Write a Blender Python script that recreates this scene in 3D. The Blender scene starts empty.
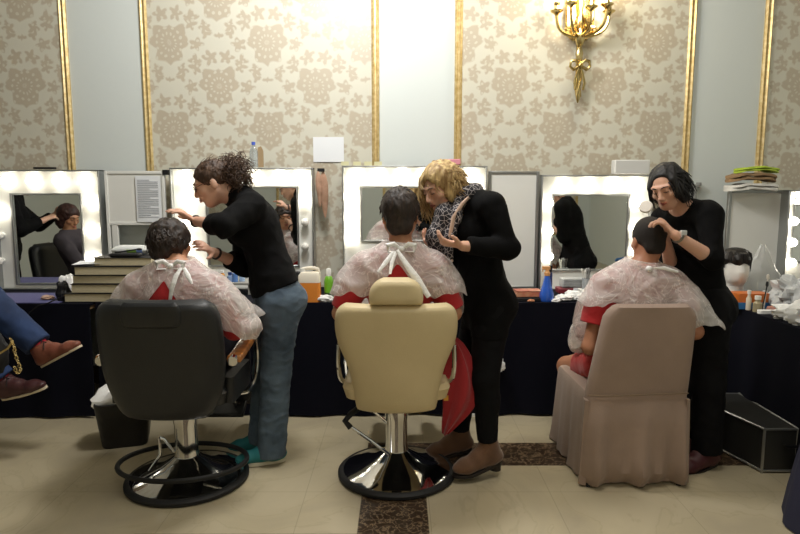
import bpy, bmesh, math, random
import numpy as np
from mathutils import Vector, Matrix, noise as mnoise

# ---------------------------------------------------------------- camera, world, exposure, lights
scn = bpy.context.scene
COL = scn.collection
PITCH = math.radians(7.0); EYE = 1.5; FPX = 622.0
cam_data = bpy.data.cameras.new('camera'); cam_data.sensor_width = 36.0; cam_data.lens = 36.0*FPX/800.0
cam_data.clip_start = 0.05
cam = bpy.data.objects.new('camera', cam_data); COL.objects.link(cam)
cam.location = (0, 0, EYE); cam.rotation_euler = (math.radians(90)-PITCH, 0, 0)
scn.camera = cam
scn.view_settings.view_transform = 'Standard'; scn.view_settings.look = 'None'
scn.view_settings.gamma = 1.0; scn.view_settings.use_curve_mapping = False
scn.view_settings.exposure = 0.62
world = bpy.data.worlds.new('world'); scn.world = world; world.use_nodes = True
world.node_tree.nodes['Background'].inputs[0].default_value = (1.0, .93, .82, 1)
world.node_tree.nodes['Background'].inputs[1].default_value = 0.02

def lamp(name, kind, loc, power, color, size=.3, rot=(0,0,0), sizey=None):
    d = bpy.data.lights.new(name, kind); d.energy = power; d.color = color
    if kind == 'AREA':
        d.size = size
        if sizey: d.shape = 'RECTANGLE'; d.size_y = sizey
    else: d.shadow_soft_size = size
    o = bpy.data.objects.new(name, d); COL.objects.link(o); o.location = loc; o.rotation_euler = rot
    return o
WARM = (1.0, .96, .88)
# ceiling chandeliers of the ballroom (glowing from above the frame)
lamp('chandelier_light', 'POINT', (-.45, 3.3, 3.35), 112, (1.0,.99,.97), .25)
lamp('chandelier_light', 'AREA', (.7, 2.1, 4.2), 28, WARM, 1.2)
lamp('chandelier_light', 'AREA', (0.9, -1.2, 4.2), 22, WARM, 1.4)

# ---------------------------------------------------------------- helpers
def at(px, py, Y):
    """pixel of the photograph -> point of the place at distance Y"""
    a = (px-400)/FPX; b = (267-py)/FPX
    c, s = math.cos(PITCH), math.sin(PITCH)
    y = c + b*s; z = -s + b*c; t = Y/y
    return np.array([a*t, Y, EYE + z*t])
def V(*a): return np.array(a, dtype=float)
def unit(v): v = np.asarray(v, float); return v/max(np.linalg.norm(v), 1e-9)
def lerp(a, b, t): return np.asarray(a, float)*(1-t)+np.asarray(b, float)*t
def srgb(c):
    if isinstance(c, str): c = tuple(int(c[i:i+2],16)/255 for i in (0,2,4))
    return tuple((x/12.92 if x <= .04045 else ((x+.055)/1.055)**2.4) for x in c) + (1.0,)

class E:
    """little expression wrapper that grows math nodes"""
    def __init__(s, nt, sock): s.nt = nt; s.s = sock
    def _m(s, op, *o):
        n = s.nt.nodes.new('ShaderNodeMath'); n.operation = op
        for i, x in enumerate((s,)+o):
            if isinstance(x, E): s.nt.links.new(x.s, n.inputs[i])
            else: n.inputs[i].default_value = float(x)
        return E(s.nt, n.outputs[0])
    def __add__(s,o): return s._m('ADD',o)
    __radd__ = __add__
    def __sub__(s,o): return s._m('SUBTRACT',o)
    def __rsub__(s,o): return (s*-1.0)+o
    def __mul__(s,o): return s._m('MULTIPLY',o)
    __rmul__ = __mul__
    def __truediv__(s,o): return s._m('DIVIDE',o)
    def abs(s): return s._m('ABSOLUTE')
    def cos(s): return s._m('COSINE')
    def sin(s): return s._m('SINE')
    def sqrt(s): return s._m('SQRT')
    def floor(s): return s._m('FLOOR')
    def fract(s): return s._m('FRACT')
    def atan2(s,o): return s._m('ARCTAN2',o)
    def max(s,o): return s._m('MAXIMUM',o)
    def min(s,o): return s._m('MINIMUM',o)
    def step(s,edge,soft):
        n = s.nt.nodes.new('ShaderNodeMapRange'); n.interpolation_type = 'SMOOTHSTEP'
        s.nt.links.new(s.s, n.inputs[0]); n.inputs[1].default_value = edge-soft; n.inputs[2].default_value = edge+soft
        return E(s.nt, n.outputs[0])

MATS = {}
def mat(name, col, rough=.6, metal=0.0, col2=None, nscale=8.0, bump=0.0, bscale=60.0, stretch=(1,1,1), spec=.5,
        trans=0.0, alpha=1.0, emit=None, estr=0.0, sheen=0.0, coat=0.0, ndetail=4.0, subsurf=0.0):
    if name in MATS: return MATS[name]
    m = bpy.data.materials.new(name); MATS[name] = m; m.use_nodes = True
    nt = m.node_tree; b = nt.nodes['Principled BSDF']
    b.inputs['Base Color'].default_value = srgb(col); b.inputs['Roughness'].default_value = rough
    b.inputs['Metallic'].default_value = metal; b.inputs['Specular IOR Level'].default_value = spec
    b.inputs['Transmission Weight'].default_value = trans; b.inputs['Alpha'].default_value = alpha
    b.inputs['Sheen Weight'].default_value = sheen; b.inputs['Coat Weight'].default_value = coat
    if subsurf: 
        b.inputs['Subsurface Weight'].default_value = subsurf; b.inputs['Subsurface Radius'].default_value = (.02,.008,.004)
        b.inputs['Subsurface Scale'].default_value = 1.0
    if emit is not None:
        b.inputs['Emission Color'].default_value = srgb(emit); b.inputs['Emission Strength'].default_value = estr
    tc = nt.nodes.new('ShaderNodeTexCoord'); mp = nt.nodes.new('ShaderNodeMapping')
    mp.inputs['Scale'].default_value = stretch; nt.links.new(tc.outputs['Object'], mp.inputs[0])
    if col2 is not None:
        n = nt.nodes.new('ShaderNodeTexNoise'); n.inputs['Scale'].default_value = nscale; n.inputs['Detail'].default_value = ndetail
        nt.links.new(mp.outputs[0], n.inputs[0])
        r = nt.nodes.new('ShaderNodeValToRGB'); r.color_ramp.elements[0].color = srgb(col); r.color_ramp.elements[1].color = srgb(col2)
        r.color_ramp.elements[0].position = .35; r.color_ramp.elements[1].position = .68
        nt.links.new(n.outputs[0], r.inputs[0]); nt.links.new(r.outputs[0], b.inputs['Base Color'])
    if bump:
        n = nt.nodes.new('ShaderNodeTexNoise'); n.inputs['Scale'].default_value = bscale; n.inputs['Detail'].default_value = 3
        nt.links.new(mp.outputs[0], n.inputs[0])
        bp = nt.nodes.new('ShaderNodeBump'); bp.inputs['Strength'].default_value = bump; bp.inputs['Distance'].default_value = .01
        nt.links.new(n.outputs[0], bp.inputs['Height']); nt.links.new(bp.outputs[0], b.inputs['Normal'])
    return m

def tag(o, label=None, cat=None, group=None, kind=None):
    if label: o['label'] = label
    if cat: o['category'] = cat
    if group: o['group'] = group
    if kind: o['kind'] = kind
    return o
def thing(name, label, cat, loc=(0,0,0), rz=0.0, group=None):
    o = bpy.data.objects.new(name, None); COL.objects.link(o); o.location = loc; o.rotation_euler = (0,0,rz)
    o.empty_display_size = .05
    return tag(o, label, cat, group)
def copy_tree(o, parent=None):
    c = o.copy(); COL.objects.link(c); c.parent = parent
    for ch in list(o.children): copy_tree(ch, c)
    return c

class MB:
    """collects shapes; build() links them as one mesh object"""
    def __init__(s): s.v = []; s.f = []; s.mi = []; s.M = Matrix.Identity(4); s.cur = 0
    def add(s, vs, fs):
        n = len(s.v); M = s.M
        for p in vs: s.v.append(tuple(M @ Vector(p)))
        for f in fs: s.f.append(tuple(i+n for i in f)); s.mi.append(s.cur)
        return s
    def box(s, c, h, R=None):
        R = R or Matrix.Identity(3); c = Vector(c)
        vs = [c + R @ Vector((x*h[0], y*h[1], z*h[2])) for x in (-1,1) for y in (-1,1) for z in (-1,1)]
        return s.add(vs, [(0,1,3,2),(4,6,7,5),(0,4,5,1),(2,3,7,6),(0,2,6,4),(1,5,7,3)])
    def loft(s, rings, cap=True, closed=True):
        vs = [p for r in rings for p in r]; n = len(rings[0]); fs = []
        for i in range(len(rings)-1):
            for j in range(n if closed else n-1):
                k = (j+1) % n
                fs.append((i*n+j, i*n+k, (i+1)*n+k, (i+1)*n+j))
        if cap and closed:
            fs.append(tuple(reversed(range(n)))); fs.append(tuple(range((len(rings)-1)*n, len(rings)*n)))
        return s.add(vs, fs)
    def tube(s, pts, r, n=10, flat=1.0, up=None):
        pts = [Vector(p) for p in pts]; rr = r if hasattr(r,'__len__') else [r]*len(pts)
        rings = []; prev = None
        for i, p in enumerate(pts):
            d = (pts[min(i+1,len(pts)-1)]-pts[max(i-1,0)]).normalized()
            if prev is None:
                a = Vector(up) if up else (Vector((0,0,1)) if abs(d.z) < .9 else Vector((1,0,0)))
            else: a = prev
            a = (a - d*a.dot(d))
            a = a.normalized() if a.length > 1e-6 else Vector((1,0,0)); prev = a; b = d.cross(a)
            rings.append([p + a*(math.cos(t)*rr[i]) + b*(math.sin(t)*rr[i]*flat) for t in [2*math.pi*k/n for k in range(n)]])
        return s.loft(rings)
    def lathe(s, prof, c=(0,0,0), n=32, R=None):
        R = R or Matrix.Identity(3); c = Vector(c)
        rings = [[c + R @ Vector((r*math.cos(2*math.pi*k/n), r*math.sin(2*math.pi*k/n), z)) for k in range(n)] for r, z in prof]
        return s.loft(rings)
    def cyl(s, c, r, h, n=24, R=None): return s.lathe([(r,0),(r,h)], c, n, R)
    def ball(s, c, r, n=14, m=8, R=None):
        r = r if hasattr(r,'__len__') else (r,r,r); R = R or Matrix.Identity(3); c = Vector(c)
        rings = []
        for i in range(m+1):
            a = -math.pi/2 + math.pi*i/m; rr = max(math.cos(a), .001)
            rings.append([c + R @ Vector((r[0]*rr*math.cos(2*math.pi*k/n), r[1]*rr*math.sin(2*math.pi*k/n), r[2]*math.sin(a))) for k in range(n)])
        return s.loft(rings)
    def torus(s, c, R0, r, n=48, m=10, R=None, sx=1.0, sy=1.0):
        R = R or Matrix.Identity(3); c = Vector(c); vs = []; fs = []
        for i in range(n):
            a = 2*math.pi*i/n
            for j in range(m):
                b = 2*math.pi*j/m; q = R0 + r*math.cos(b)
                vs.append(c + R @ Vector((q*math.cos(a)*sx, q*math.sin(a)*sy, r*math.sin(b))))
        for i in range(n):
            for j in range(m):
                i2=(i+1)%n; j2=(j+1)%m
                fs.append((i*m+j, i2*m+j, i2*m+j2, i*m+j2))
        return s.add(vs, fs)
    def prism(s, pts, axis, a, b):
        """polygon pts (2D) extruded along axis index between a and b"""
        def P(u, v, w):
            return [(w,u,v),(u,w,v),(u,v,w)][axis]
        n = len(pts); vs = [P(u,v,a) for u,v in pts]+[P(u,v,b) for u,v in pts]
        fs = [tuple(range(n)), tuple(reversed(range(n,2*n)))]+[(i,(i+1)%n,n+(i+1)%n,n+i) for i in range(n)]
        return s.add(vs, fs)
    def pillow(s, rows, thick, n=20, curve=0.0, p=4.0, endp=4.0, front=.5):
        """rows (z, halfwidth, yoffset): a padded panel in XZ with rounded rim"""
        m = len(rows); vs = []; fs = []
        for side in (1, -1):
            for i,(z,hw,yo) in enumerate(rows):
                w = 2*i/(m-1)-1; ew = max(1-abs(w)**endp, 0)**.5
                for j in range(n+1):
                    u = 2*j/n-1; u2 = math.sin(u*math.pi/2)
                    t = thick*(max(1-abs(u2)**p,0)**.5)*ew
                    vs.append((u2*hw, yo + curve*u2*u2 + (t*front if side>0 else -t*(1-front)), z))
        N = (n+1)*m
        for i in range(m-1):
            for j in range(n):
                a = i*(n+1)+j
                fs.append((a+1, a, a+n+1, a+n+2)); fs.append((N+a, N+a+1, N+a+n+2, N+a+n+1))
        for i in range(m-1):
            a = i*(n+1); fs.append((a, N+a, N+a+n+1, a+n+1)); a += n; fs.append((N+a, a, a+n+1, N+a+n+1))
        for j in range(n):
            fs.append((j, j+1, N+j+1, N+j)); a = (m-1)*(n+1)+j; fs.append((a+1, a, N+a, N+a+1))
        return s.add(vs, fs)
    def build(s, name, m, parent=None, smooth=True, bevel=0.0, seg=2, sub=0, origin=(0,0,0), label=None, rel=None):
        me = bpy.data.meshes.new(name)
        o3 = Vector(rel if rel is not None else origin)
        vs = [tuple(Vector(p)-o3) for p in s.v]
        me.from_pydata(vs, [], s.f)
        ms = m if isinstance(m, (list,tuple)) else [m]
        for x in ms: me.materials.append(x)
        if len(ms) > 1: me.polygons.foreach_set('material_index', s.mi)
        bm = bmesh.new(); bm.from_mesh(me); bmesh.ops.recalc_face_normals(bm, faces=bm.faces); bm.to_mesh(me); bm.free()
        if smooth:
            me.polygons.foreach_set('use_smooth', [True]*len(me.polygons)); me.set_sharp_from_angle(angle=math.radians(38))
        o = bpy.data.objects.new(name, me); COL.objects.link(o); o.location = origin
        if parent is not None: o.parent = parent
        if bevel:
            b = o.modifiers.new('bevel','BEVEL'); b.width = bevel; b.segments = seg; b.limit_method = 'ANGLE'; b.angle_limit = math.radians(40)
        if sub:
            b = o.modifiers.new('subsurf','SUBSURF'); b.levels = sub; b.render_levels = sub
        if label: o['label'] = label
        return o
def bez(p0, p1, p2, p3, n=12):
    out = []
    for i in range(n+1):
        t = i/n; out.append(tuple(np.asarray(p0,float)*(1-t)**3+3*np.asarray(p1,float)*t*(1-t)**2+3*np.asarray(p2,float)*t*t*(1-t)+np.asarray(p3,float)*t**3))
    return out
def rrect(cx, cy, hx, hy, r, z, n=5):
    out = []
    for (sx,sy,a0) in ((1,1,0),(-1,1,90),(-1,-1,180),(1,-1,270)):
        for k in range(n+1):
            a = math.radians(a0+90*k/n)
            out.append((cx+sx*(hx-r)+r*math.cos(a), cy+sy*(hy-r)+r*math.sin(a), z))
    return out
def struct(name, mb, m, **k): return tag(mb.build(name, m, **k), kind='structure')
def RZ(a): return Matrix.Rotation(a,3,'Z')
def RX(a): return Matrix.Rotation(a,3,'X')
def RY(a): return Matrix.Rotation(a,3,'Y')
# ---------------------------------------------------------------- materials
M_wall = mat('grey_wall_paint', 'd3d9d6', .7, bump=.05, bscale=25)
M_ceil = mat('ceiling_paint', '8f8a7e', .8)
M_gold = mat('gold_leaf', 'dcc794', .42, .45, col2='bfa368', nscale=30, bump=.1)
M_brass = mat('polished_brass', 'e0cc94', .22, 1.0, col2='b89b5a', nscale=25)
M_white = mat('white_case_paint', 'e6e6e0', .45)
M_bulb = mat('lit_bulb', 'ffffff', .3, emit='fff6e2', estr=9.0)
M_bulb_off = mat('unlit_bulb', 'e8e6e0', .15, coat=.5)
M_candle = mat('candle_bulb', 'ffffff', .3, emit='ffe9b8', estr=18.0)
M_mirror = mat('mirror_glass', 'e9ecea', .015, 1.0)
M_alu = mat('brushed_aluminium', 'a9abab', .35, .9, bump=.05, stretch=(1,1,30))
M_chrome = mat('chrome', 'd8d8d8', .07, 1.0)
M_blackleather = mat('black_leather', '1b1d1f', .42, bump=.12, bscale=180, col2='222426', nscale=5)
M_creamleather = mat('cream_leather', 'd8c69c', .48, bump=.1, bscale=160, col2='cfbd93', nscale=4)
M_blackplastic = mat('black_plastic', '0e0e10', .35)
M_rubber = mat('black_rubber', '0b0b0c', .6)
M_wood = mat('varnished_wood', 'b9793a', .3, col2='8d5424', nscale=6, stretch=(1,6,1), coat=.4)
M_navy = mat('navy_cloth', '0a0b17', .9, spec=.15, bump=.15, bscale=220)
M_violet = mat('violet_blue_cloth', '3f3f7c', .8, sheen=.2, bump=.1, bscale=200)
M_cover = mat('beige_chair_cover', '9c8677', .85, sheen=.15, bump=.2, bscale=260, col2='927d6f', nscale=5)
M_paper = mat('white_paper', 'e9ecef', .8)
M_ink = mat('printed_ink', '8e949c', .8)
M_tissue = mat('white_tissue', 'f0f0ee', .9)
M_black = mat('matt_black', '101012', .7)
M_plasticbag = mat('thin_white_plastic', 'eef0ef', .3, alpha=.55, spec=.7)

def mirror_damask():
    m = bpy.data.materials.new('damask_wallpaper'); m.use_nodes = True; nt = m.node_tree; b = nt.nodes['Principled BSDF']
    g = nt.nodes.new('ShaderNodeNewGeometry'); sp = nt.nodes.new('ShaderNodeSeparateXYZ')
    nz = nt.nodes.new('ShaderNodeTexNoise'); nz.inputs['Scale'].default_value = 9; nz.inputs['Detail'].default_value = 2
    nt.links.new(g.outputs['Position'], nz.inputs[0]); nt.links.new(g.outputs['Position'], sp.inputs[0])
    nsep = nt.nodes.new('ShaderNodeSeparateColor'); nt.links.new(nz.outputs['Color'], nsep.inputs[0])
    X = E(nt, sp.outputs[0]) + (E(nt, nsep.outputs[0])-.5)*.05
    Z = E(nt, sp.outputs[2]) + (E(nt, nsep.outputs[1])-.5)*.05
    PX, PZ = .72, .62
    total = None; lines = None
    for ox, oz in ((.06,.05),(.06+PX/2,.05+PZ/2)):
        u = ((((X+ox+20)/PX).fract())-.5)*PX; v = ((((Z+oz+20)/PZ).fract())-.5)*PZ
        u = u.abs()
        # big blossom: scalloped bell, taller than wide
        r = (u*u+v*v*.85).sqrt(); th = v.atan2(u)
        R = (th*7.0).cos()*.016 + (th*3.0).sin()*.014 + .135
        d = r - R
        # side leaves and top crown via a folded ring of small blossoms
        def petal(cx, cz, rad, lob, amp):
            uu = u-cx; vv = v-cz; rr = (uu*uu+vv*vv).sqrt(); tt = vv.atan2(uu)
            return rr - ((tt*lob).cos()*amp + rad)
        for (cx,cz,rad,lob,amp) in ((.205,-.01,.045,5.0,.012),(.165,.135,.042,5.0,.012),(.06,.205,.046,5.0,.013),(.19,-.13,.040,4.0,.012),(.09,-.205,.040,5.0,.010),(.275,.06,.030,3.0,.010),(.0,-.265,.028,3.0,.010),(.26,.14,.020,3.0,.006)):
            d = d.min(petal(cx,cz,rad,lob,amp))
        total = d if total is None else total.min(d)
        # fine lace inside the blossom
        l = ((th*14.0).cos()*.5+(r*150.0).sin()*.6)
        l2 = ((u*95.0).sin()*(v*95.0).sin())
        ll = l*(1.0-r.step(.13,.02)) + l2*r.step(.13,.02)*.9
        w = (1.0 - d.step(-.0, .004))
        ll = ll*w
        lines = ll if lines is None else lines.max(ll)
    mask = 1.0 - total.step(0.0, .006)
    vein = lines.step(.55,.12)
    edge = (total.abs()).step(.006,.004)     # 0 on the outline
    f = (mask*(1.0-vein*.7)) * (edge*.35+.65)
    mix = nt.nodes.new('ShaderNodeMix'); mix.data_type = 'RGBA'
    nt.links.new(f.s, mix.inputs[0]); mix.inputs[6].default_value = srgb('cfccbc'); mix.inputs[7].default_value = srgb('bbb09c')
    nt.links.new(mix.outputs[2], b.inputs['Base Color'])
    rr = 0.62 - f*.2
    nt.links.new(rr.s, b.inputs['Roughness'])
    b.inputs['Sheen Weight'].default_value = .15
    return m
M_damask = mirror_damask()

def floor_mat():
    m = bpy.data.materials.new('marble_floor'); m.use_nodes = True; nt = m.node_tree; b = nt.nodes['Principled BSDF']
    g = nt.nodes.new('ShaderNodeNewGeometry'); sp = nt.nodes.new('ShaderNodeSeparateXYZ'); nt.links.new(g.outputs['Position'], sp.inputs[0])
    X = E(nt, sp.outputs[0]); Y = E(nt, sp.outputs[1])
    def band(c, a, b_, s=.003): return c.step(a,s)*(1.0-c.step(b_,s))
    dark = band(X,-.19,.13)*(1.0-Y.step(3.57,.003))
    dark = dark.max(band(Y,3.26,3.57)*X.step(-.19,.003))
    dark = dark.max(band(Y,2.26,2.575)*band(X,-1.17,.0))
    # cream marble
    n1 = nt.nodes.new('ShaderNodeTexNoise'); n1.inputs['Scale'].default_value = 1.7; n1.inputs['Detail'].default_value = 8; n1.inputs['Distortion'].default_value = 1.6
    nt.links.new(g.outputs['Position'], n1.inputs[0])
    r1 = nt.nodes.new('ShaderNodeValToRGB'); cr = r1.color_ramp
    cr.elements[0].position = .3; cr.elements[0].color = srgb('ab9f86'); cr.elements[1].position = .7; cr.elements[1].color = srgb('bcb094')
    e = cr.elements.new(.495); e.color = srgb('b5a98c'); e = cr.elements.new(.51); e.color = srgb('ada185'); e = cr.elements.new(.525); e.color = srgb('b6aa8e')
    nt.links.new(n1.outputs[0], r1.inputs[0])
    # dark emperador marble
    n2 = nt.nodes.new('ShaderNodeTexVoronoi'); n2.feature = 'DISTANCE_TO_EDGE'; n2.inputs['Scale'].default_value = 9
    nd = nt.nodes.new('ShaderNodeTexNoise'); nd.inputs['Scale'].default_value = 6; nd.inputs['Detail'].default_value = 6
    nt.links.new(g.outputs['Position'], nd.inputs[0]); nt.links.new(nd.outputs['Color'], n2.inputs[0])
    r2 = nt.nodes.new('ShaderNodeValToRGB'); cr = r2.color_ramp
    cr.elements[0].position = 0.0; cr.elements[0].color = srgb('8a755c'); cr.elements[1].position = .09; cr.elements[1].color = srgb('3a2c20')
    nt.links.new(n2.outputs[0], r2.inputs[0])
    mix = nt.nodes.new('ShaderNodeMix'); mix.data_type = 'RGBA'; nt.links.new(dark.s, mix.inputs[0])
    nt.links.new(r1.outputs[0], mix.inputs[6]); nt.links.new(r2.outputs[0], mix.inputs[7])
    # slab joints
    jx = ((((X+.47)/.61).fract())-.5).abs(); jy = ((((Y-3.57+.61)/.61).fract())-.5).abs()
    j = jx.max(jy).step(.4965,.0015)*.28
    mix2 = nt.nodes.new('ShaderNodeMix'); mix2.data_type = 'RGBA'; nt.links.new(j.s, mix2.inputs[0])
    nt.links.new(mix.outputs[2], mix2.inputs[6]); mix2.inputs[7].default_value = srgb('5c5140')
    nt.links.new(mix2.outputs[2], b.inputs['Base Color']); b.inputs['Roughness'].default_value = .3; b.inputs['Specular IOR Level'].default_value = .4
    return m
M_floor = floor_mat()

# ---------------------------------------------------------------- the room
WY = 4.75; XL, XR, YB, ZC = -6.2, 4.2, -4.6, 4.6
struct('floor', MB().box(((XL+XR)/2,(WY+YB)/2,-.05), ((XR-XL)/2,(WY-YB)/2,.05)), M_floor, smooth=False)
struct('ceiling', MB().box(((XL+XR)/2,(WY+YB)/2,ZC+.05), ((XR-XL)/2,(WY-YB)/2,.05)), M_ceil, smooth=False)
struct('wall_back', MB().box(((XL+XR)/2,WY+.05,ZC/2), ((XR-XL)/2,.05,ZC/2)), M_wall, smooth=False)
struct('wall_front', MB().box(((XL+XR)/2,YB-.05,ZC/2), ((XR-XL)/2,.05,ZC/2)), M_wall, smooth=False)
struct('wall_left', MB().box((XL-.05,(WY+YB)/2,ZC/2), (.05,(WY-YB)/2,ZC/2)), M_wall, smooth=False)
struct('wall_right', MB().box((XR+.05,(WY+YB)/2,ZC/2), (.05,(WY-YB)/2,ZC/2)), M_wall, smooth=False)
struct('baseboard_back', MB().box(((XL+XR)/2,WY-.012,.07), ((XR-XL)/2,.012,.07)), mat('baseboard_marble','4a3a2c',.3), bevel=.004)

def wall_panel(x0, x1, y, s, nm):
    """damask field inside a gold moulding; s=-1 faces -Y"""
    z0, z1 = .55, 4.1
    struct('wall_panel_'+nm, MB().box(((x0+x1)/2, y+s*.004, (z0+z1)/2), ((x1-x0)/2-.02,.004,(z1-z0)/2)), M_damask, smooth=False)
    t = MB(); w = .028
    prof = [(-w,0),(-w,.012),(-w*.55,.022),(-w*.2,.014),(w*.2,.014),(w*.55,.026),(w,.012),(w,0)]
    for (a,b,vert) in ((x0,None,1),(x1,None,1)):
        t.loft([[(a+u, y+s*v, z) for u,v in prof] for z in (z0-w, z1+w)])
    for z in (z0,z1):
        t.loft([[(x, y+s*v, z+u) for u,v in prof] for x in (x0+w, x1-w)])
    struct('trim_'+nm, t, M_gold)
def X(px, y=100): return at(px, y, WY)[0]
wall_panel(XL+.3, X(68), WY, -1, '1'); wall_panel(X(147.5), X(375.5), WY, -1, '2')
wall_panel(X(458), X(688), WY, -1, '3'); wall_panel(X(763), XR-.2, WY, -1, '4')
for i,(a,b) in enumerate(((-5.9,-3.3),(-2.7,-.95),(-.35,1.4),(2.0,3.9))): wall_panel(a, b, YB, 1, str(5+i))

# ---------------------------------------------------------------- wall sconces
def make_sconce(label):
    t = thing('wall_sconce', label, 'wall lamp')
    n = 24; zc = .17
    def octo(w, h): 
        c = w*.45
        return [(w,h-c),(w-c,h),(-w+c,h),(-w,h-c),(-w,-h+c),(-w+c,-h),(w-c,-h),(w,-h+c)]
    b = MB(); b.prism(octo(.075,.17), 1, -.022, 0); b.M = Matrix.Translation((0,0,zc)); b.v = []; b.f = []; b.mi = []
    b.prism(octo(.078,.18), 1, -.02, 0); b.build('backplate', M_brass, t, bevel=.006)
    r = MB(); pts = octo(.08,.185); path = [(x,-.03,z+zc) for x,z in pts]; path.append(path[0]); 
    for i in range(8): r.tube([path[i], path[i+1]], .008, 8)
    r.build('rim_moulding', M_brass, t)
    s = MB()
    s.lathe([(.004,-.33),(.012,-.31),(.016,-.28),(.009,-.25),(.018,-.20),(.012,-.17),(.016,-.12),(.024,-.09),(.014,-.06),(.028,-.03),(.034,0),(.02,.03),(.03,.07),(.012,.11),(.022,.15),(.012,.2),(.018,.24),(.003,.27)], (0,-.05,0), 14)
    s.tube([(0,-.045,-.03),(0,-.02,0)], .02, 8)
    # twisted tassel strands below
    for k in range(3):
        s.tube([(.014*math.cos(k*2.1+z*22), -.05+.014*math.sin(k*2.1+z*22), z) for z in np.linspace(-.30,-.05,16)], .007, 6)
    for k in range(6):
        a = k*math.pi/3; s.tube(bez((0,-.05,.0),(.04*math.cos(a),-.05+.04*math.sin(a),.0),(.055*math.cos(a),-.05+.04*math.sin(a),.05),(.03*math.cos(a),-.05+.03*math.sin(a),.08),8), .006, 6)
    s.build('stem', M_brass, t)
    w = MB()
    for sg in (-1,1):
        w.tube([(sg*x,-.075,z) for x,z in ((0,-.15),(.03,-.125),(.055,-.13),(.06,-.155),(.04,-.17),(.01,-.155))], .009, 8)
        w.tube([(sg*x,-.075,z) for x,z in ((0,-.155),(.018,-.19),(.03,-.235),(.022,-.27))], .008, 8, flat=.5)
    w.ball((0,-.08,-.152), .016); w.build('bow', M_brass, t)
    for ang, zz, rad in ((-78,.0,.155),(-35,.02,.15),(12,.0,.14),(48,.015,.17),(82,.0,.165)):
        a = math.radians(ang-90); dx, dy = math.cos(a), math.sin(a)
        arm = MB(); P = lambda r_, z_: (dx*r_, -.05+dy*r_*.85, z_)
        arm.tube(bez(P(.01,-.01),P(.09,.0),P(rad,.0),P(rad,.095+zz),14), .0095, 8)
        arm.tube(bez(P(.03,.01),P(.07,.06),P(.09,.02),P(.10,.03),8), .006, 6)
        arm.lathe([(.008,.0),(.016,.012),(.036,.022),(.038,.027),(.016,.030),(.014,.05),(.02,.058),(.018,.066)], P(rad,.085+zz), 16)
        ao = arm.build('arm', M_brass, t)
        c = MB(); c.cyl(P(rad,.148+zz), .010, .055, 12); c.build('candle_sleeve', mat('ivory_sleeve','f2ead0',.5,emit='fff0cf',estr=1.5), ao)
        f = MB(); f.lathe([(.006,0),(.015,.012),(.017,.024),(.010,.045),(.002,.066)], P(rad,.203+zz), 12); f.build('bulb', M_candle, ao)
    return t
sc = make_sconce('brass wall sconce with lit candle bulbs on the damask panel above the stations')
q = at(577, 46, WY); sc.location = (q[0], WY-.008, q[2]); sc.scale = (1.2,1.2,1.45); sc.location.z += .06
lamp('sconce_light', 'POINT', (q[0], WY-.30, q[2]+.32), 14, (1.0,.90,.70), .10)
for x in (-1.8,.5):
    c = copy_tree(sc); c.location = (x, YB+.008, q[2]); c.rotation_euler = (0,0,math.pi)
    c['label'] = 'brass candle sconce on the far wall, seen in the mirrors'; c['group'] = 'sconces on the far wall'
    lamp('sconce_light', 'POINT', (x, YB+.35, q[2]+.32), 12, (1.0,.88,.66), .10)

# ---------------------------------------------------------------- tables and cloths
TZ = .77; TF = 4.02
def cloth_front(mb, p0, p1, z0, z1, amp, seed, nx=120, nz=14, th=.01, out=(0,-1)):
    """hanging cloth between plan points p0 and p1, folds growing downwards"""
    rnd = random.Random(seed); ph = [rnd.uniform(0,6.28) for _ in range(5)]
    L = math.hypot(p1[0]-p0[0], p1[1]-p0[1]); rows = []
    for i in range(nz+1):
        t = i/nz; z = z1 + (z0-z1)*t; r = []
        for j in range(nx+1):
            s = j/nx*L
            w = amp*(t**.7)*(math.sin(s*11+ph[0]+.4*math.sin(s*3+ph[3]))+.6*math.sin(s*23+ph[1])+.8*math.sin(s*5.3+ph[2])) + .015*t
            r.append((p0[0]+(p1[0]-p0[0])*j/nx+out[0]*w, p0[1]+(p1[1]-p0[1])*j/nx+out[1]*w, z+.004*math.sin(s*7+ph[4])*t))
        rows.append(r)
    n = nx+1; vs = [p for r in rows for p in r]; fs = [(i*n+j, i*n+j+1, (i+1)*n+j+1, (i+1)*n+j) for i in range(nz) for j in range(nx)]
    vs2 = [(x-out[0]*th, y-out[1]*th, z) for x,y,z in vs]; N = len(vs)
    fs2 = [tuple(N+k for k in reversed(f)) for f in fs]
    rim = [(j, j+1, N+j+1, N+j) for j in range(nx)] + [(nz*n+j+1, nz*n+j, N+nz*n+j, N+nz*n+j+1) for j in range(nx)]
    rim += [(i*n, (i+1)*n, N+(i+1)*n, N+i*n) for i in range(nz)] + [(i*n+nx, (i+1)*n+nx, N+(i+1)*n+nx, N+i*n+nx) for i in range(nz)]
    mb.add(vs+vs2, fs+fs2+rim)
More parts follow.
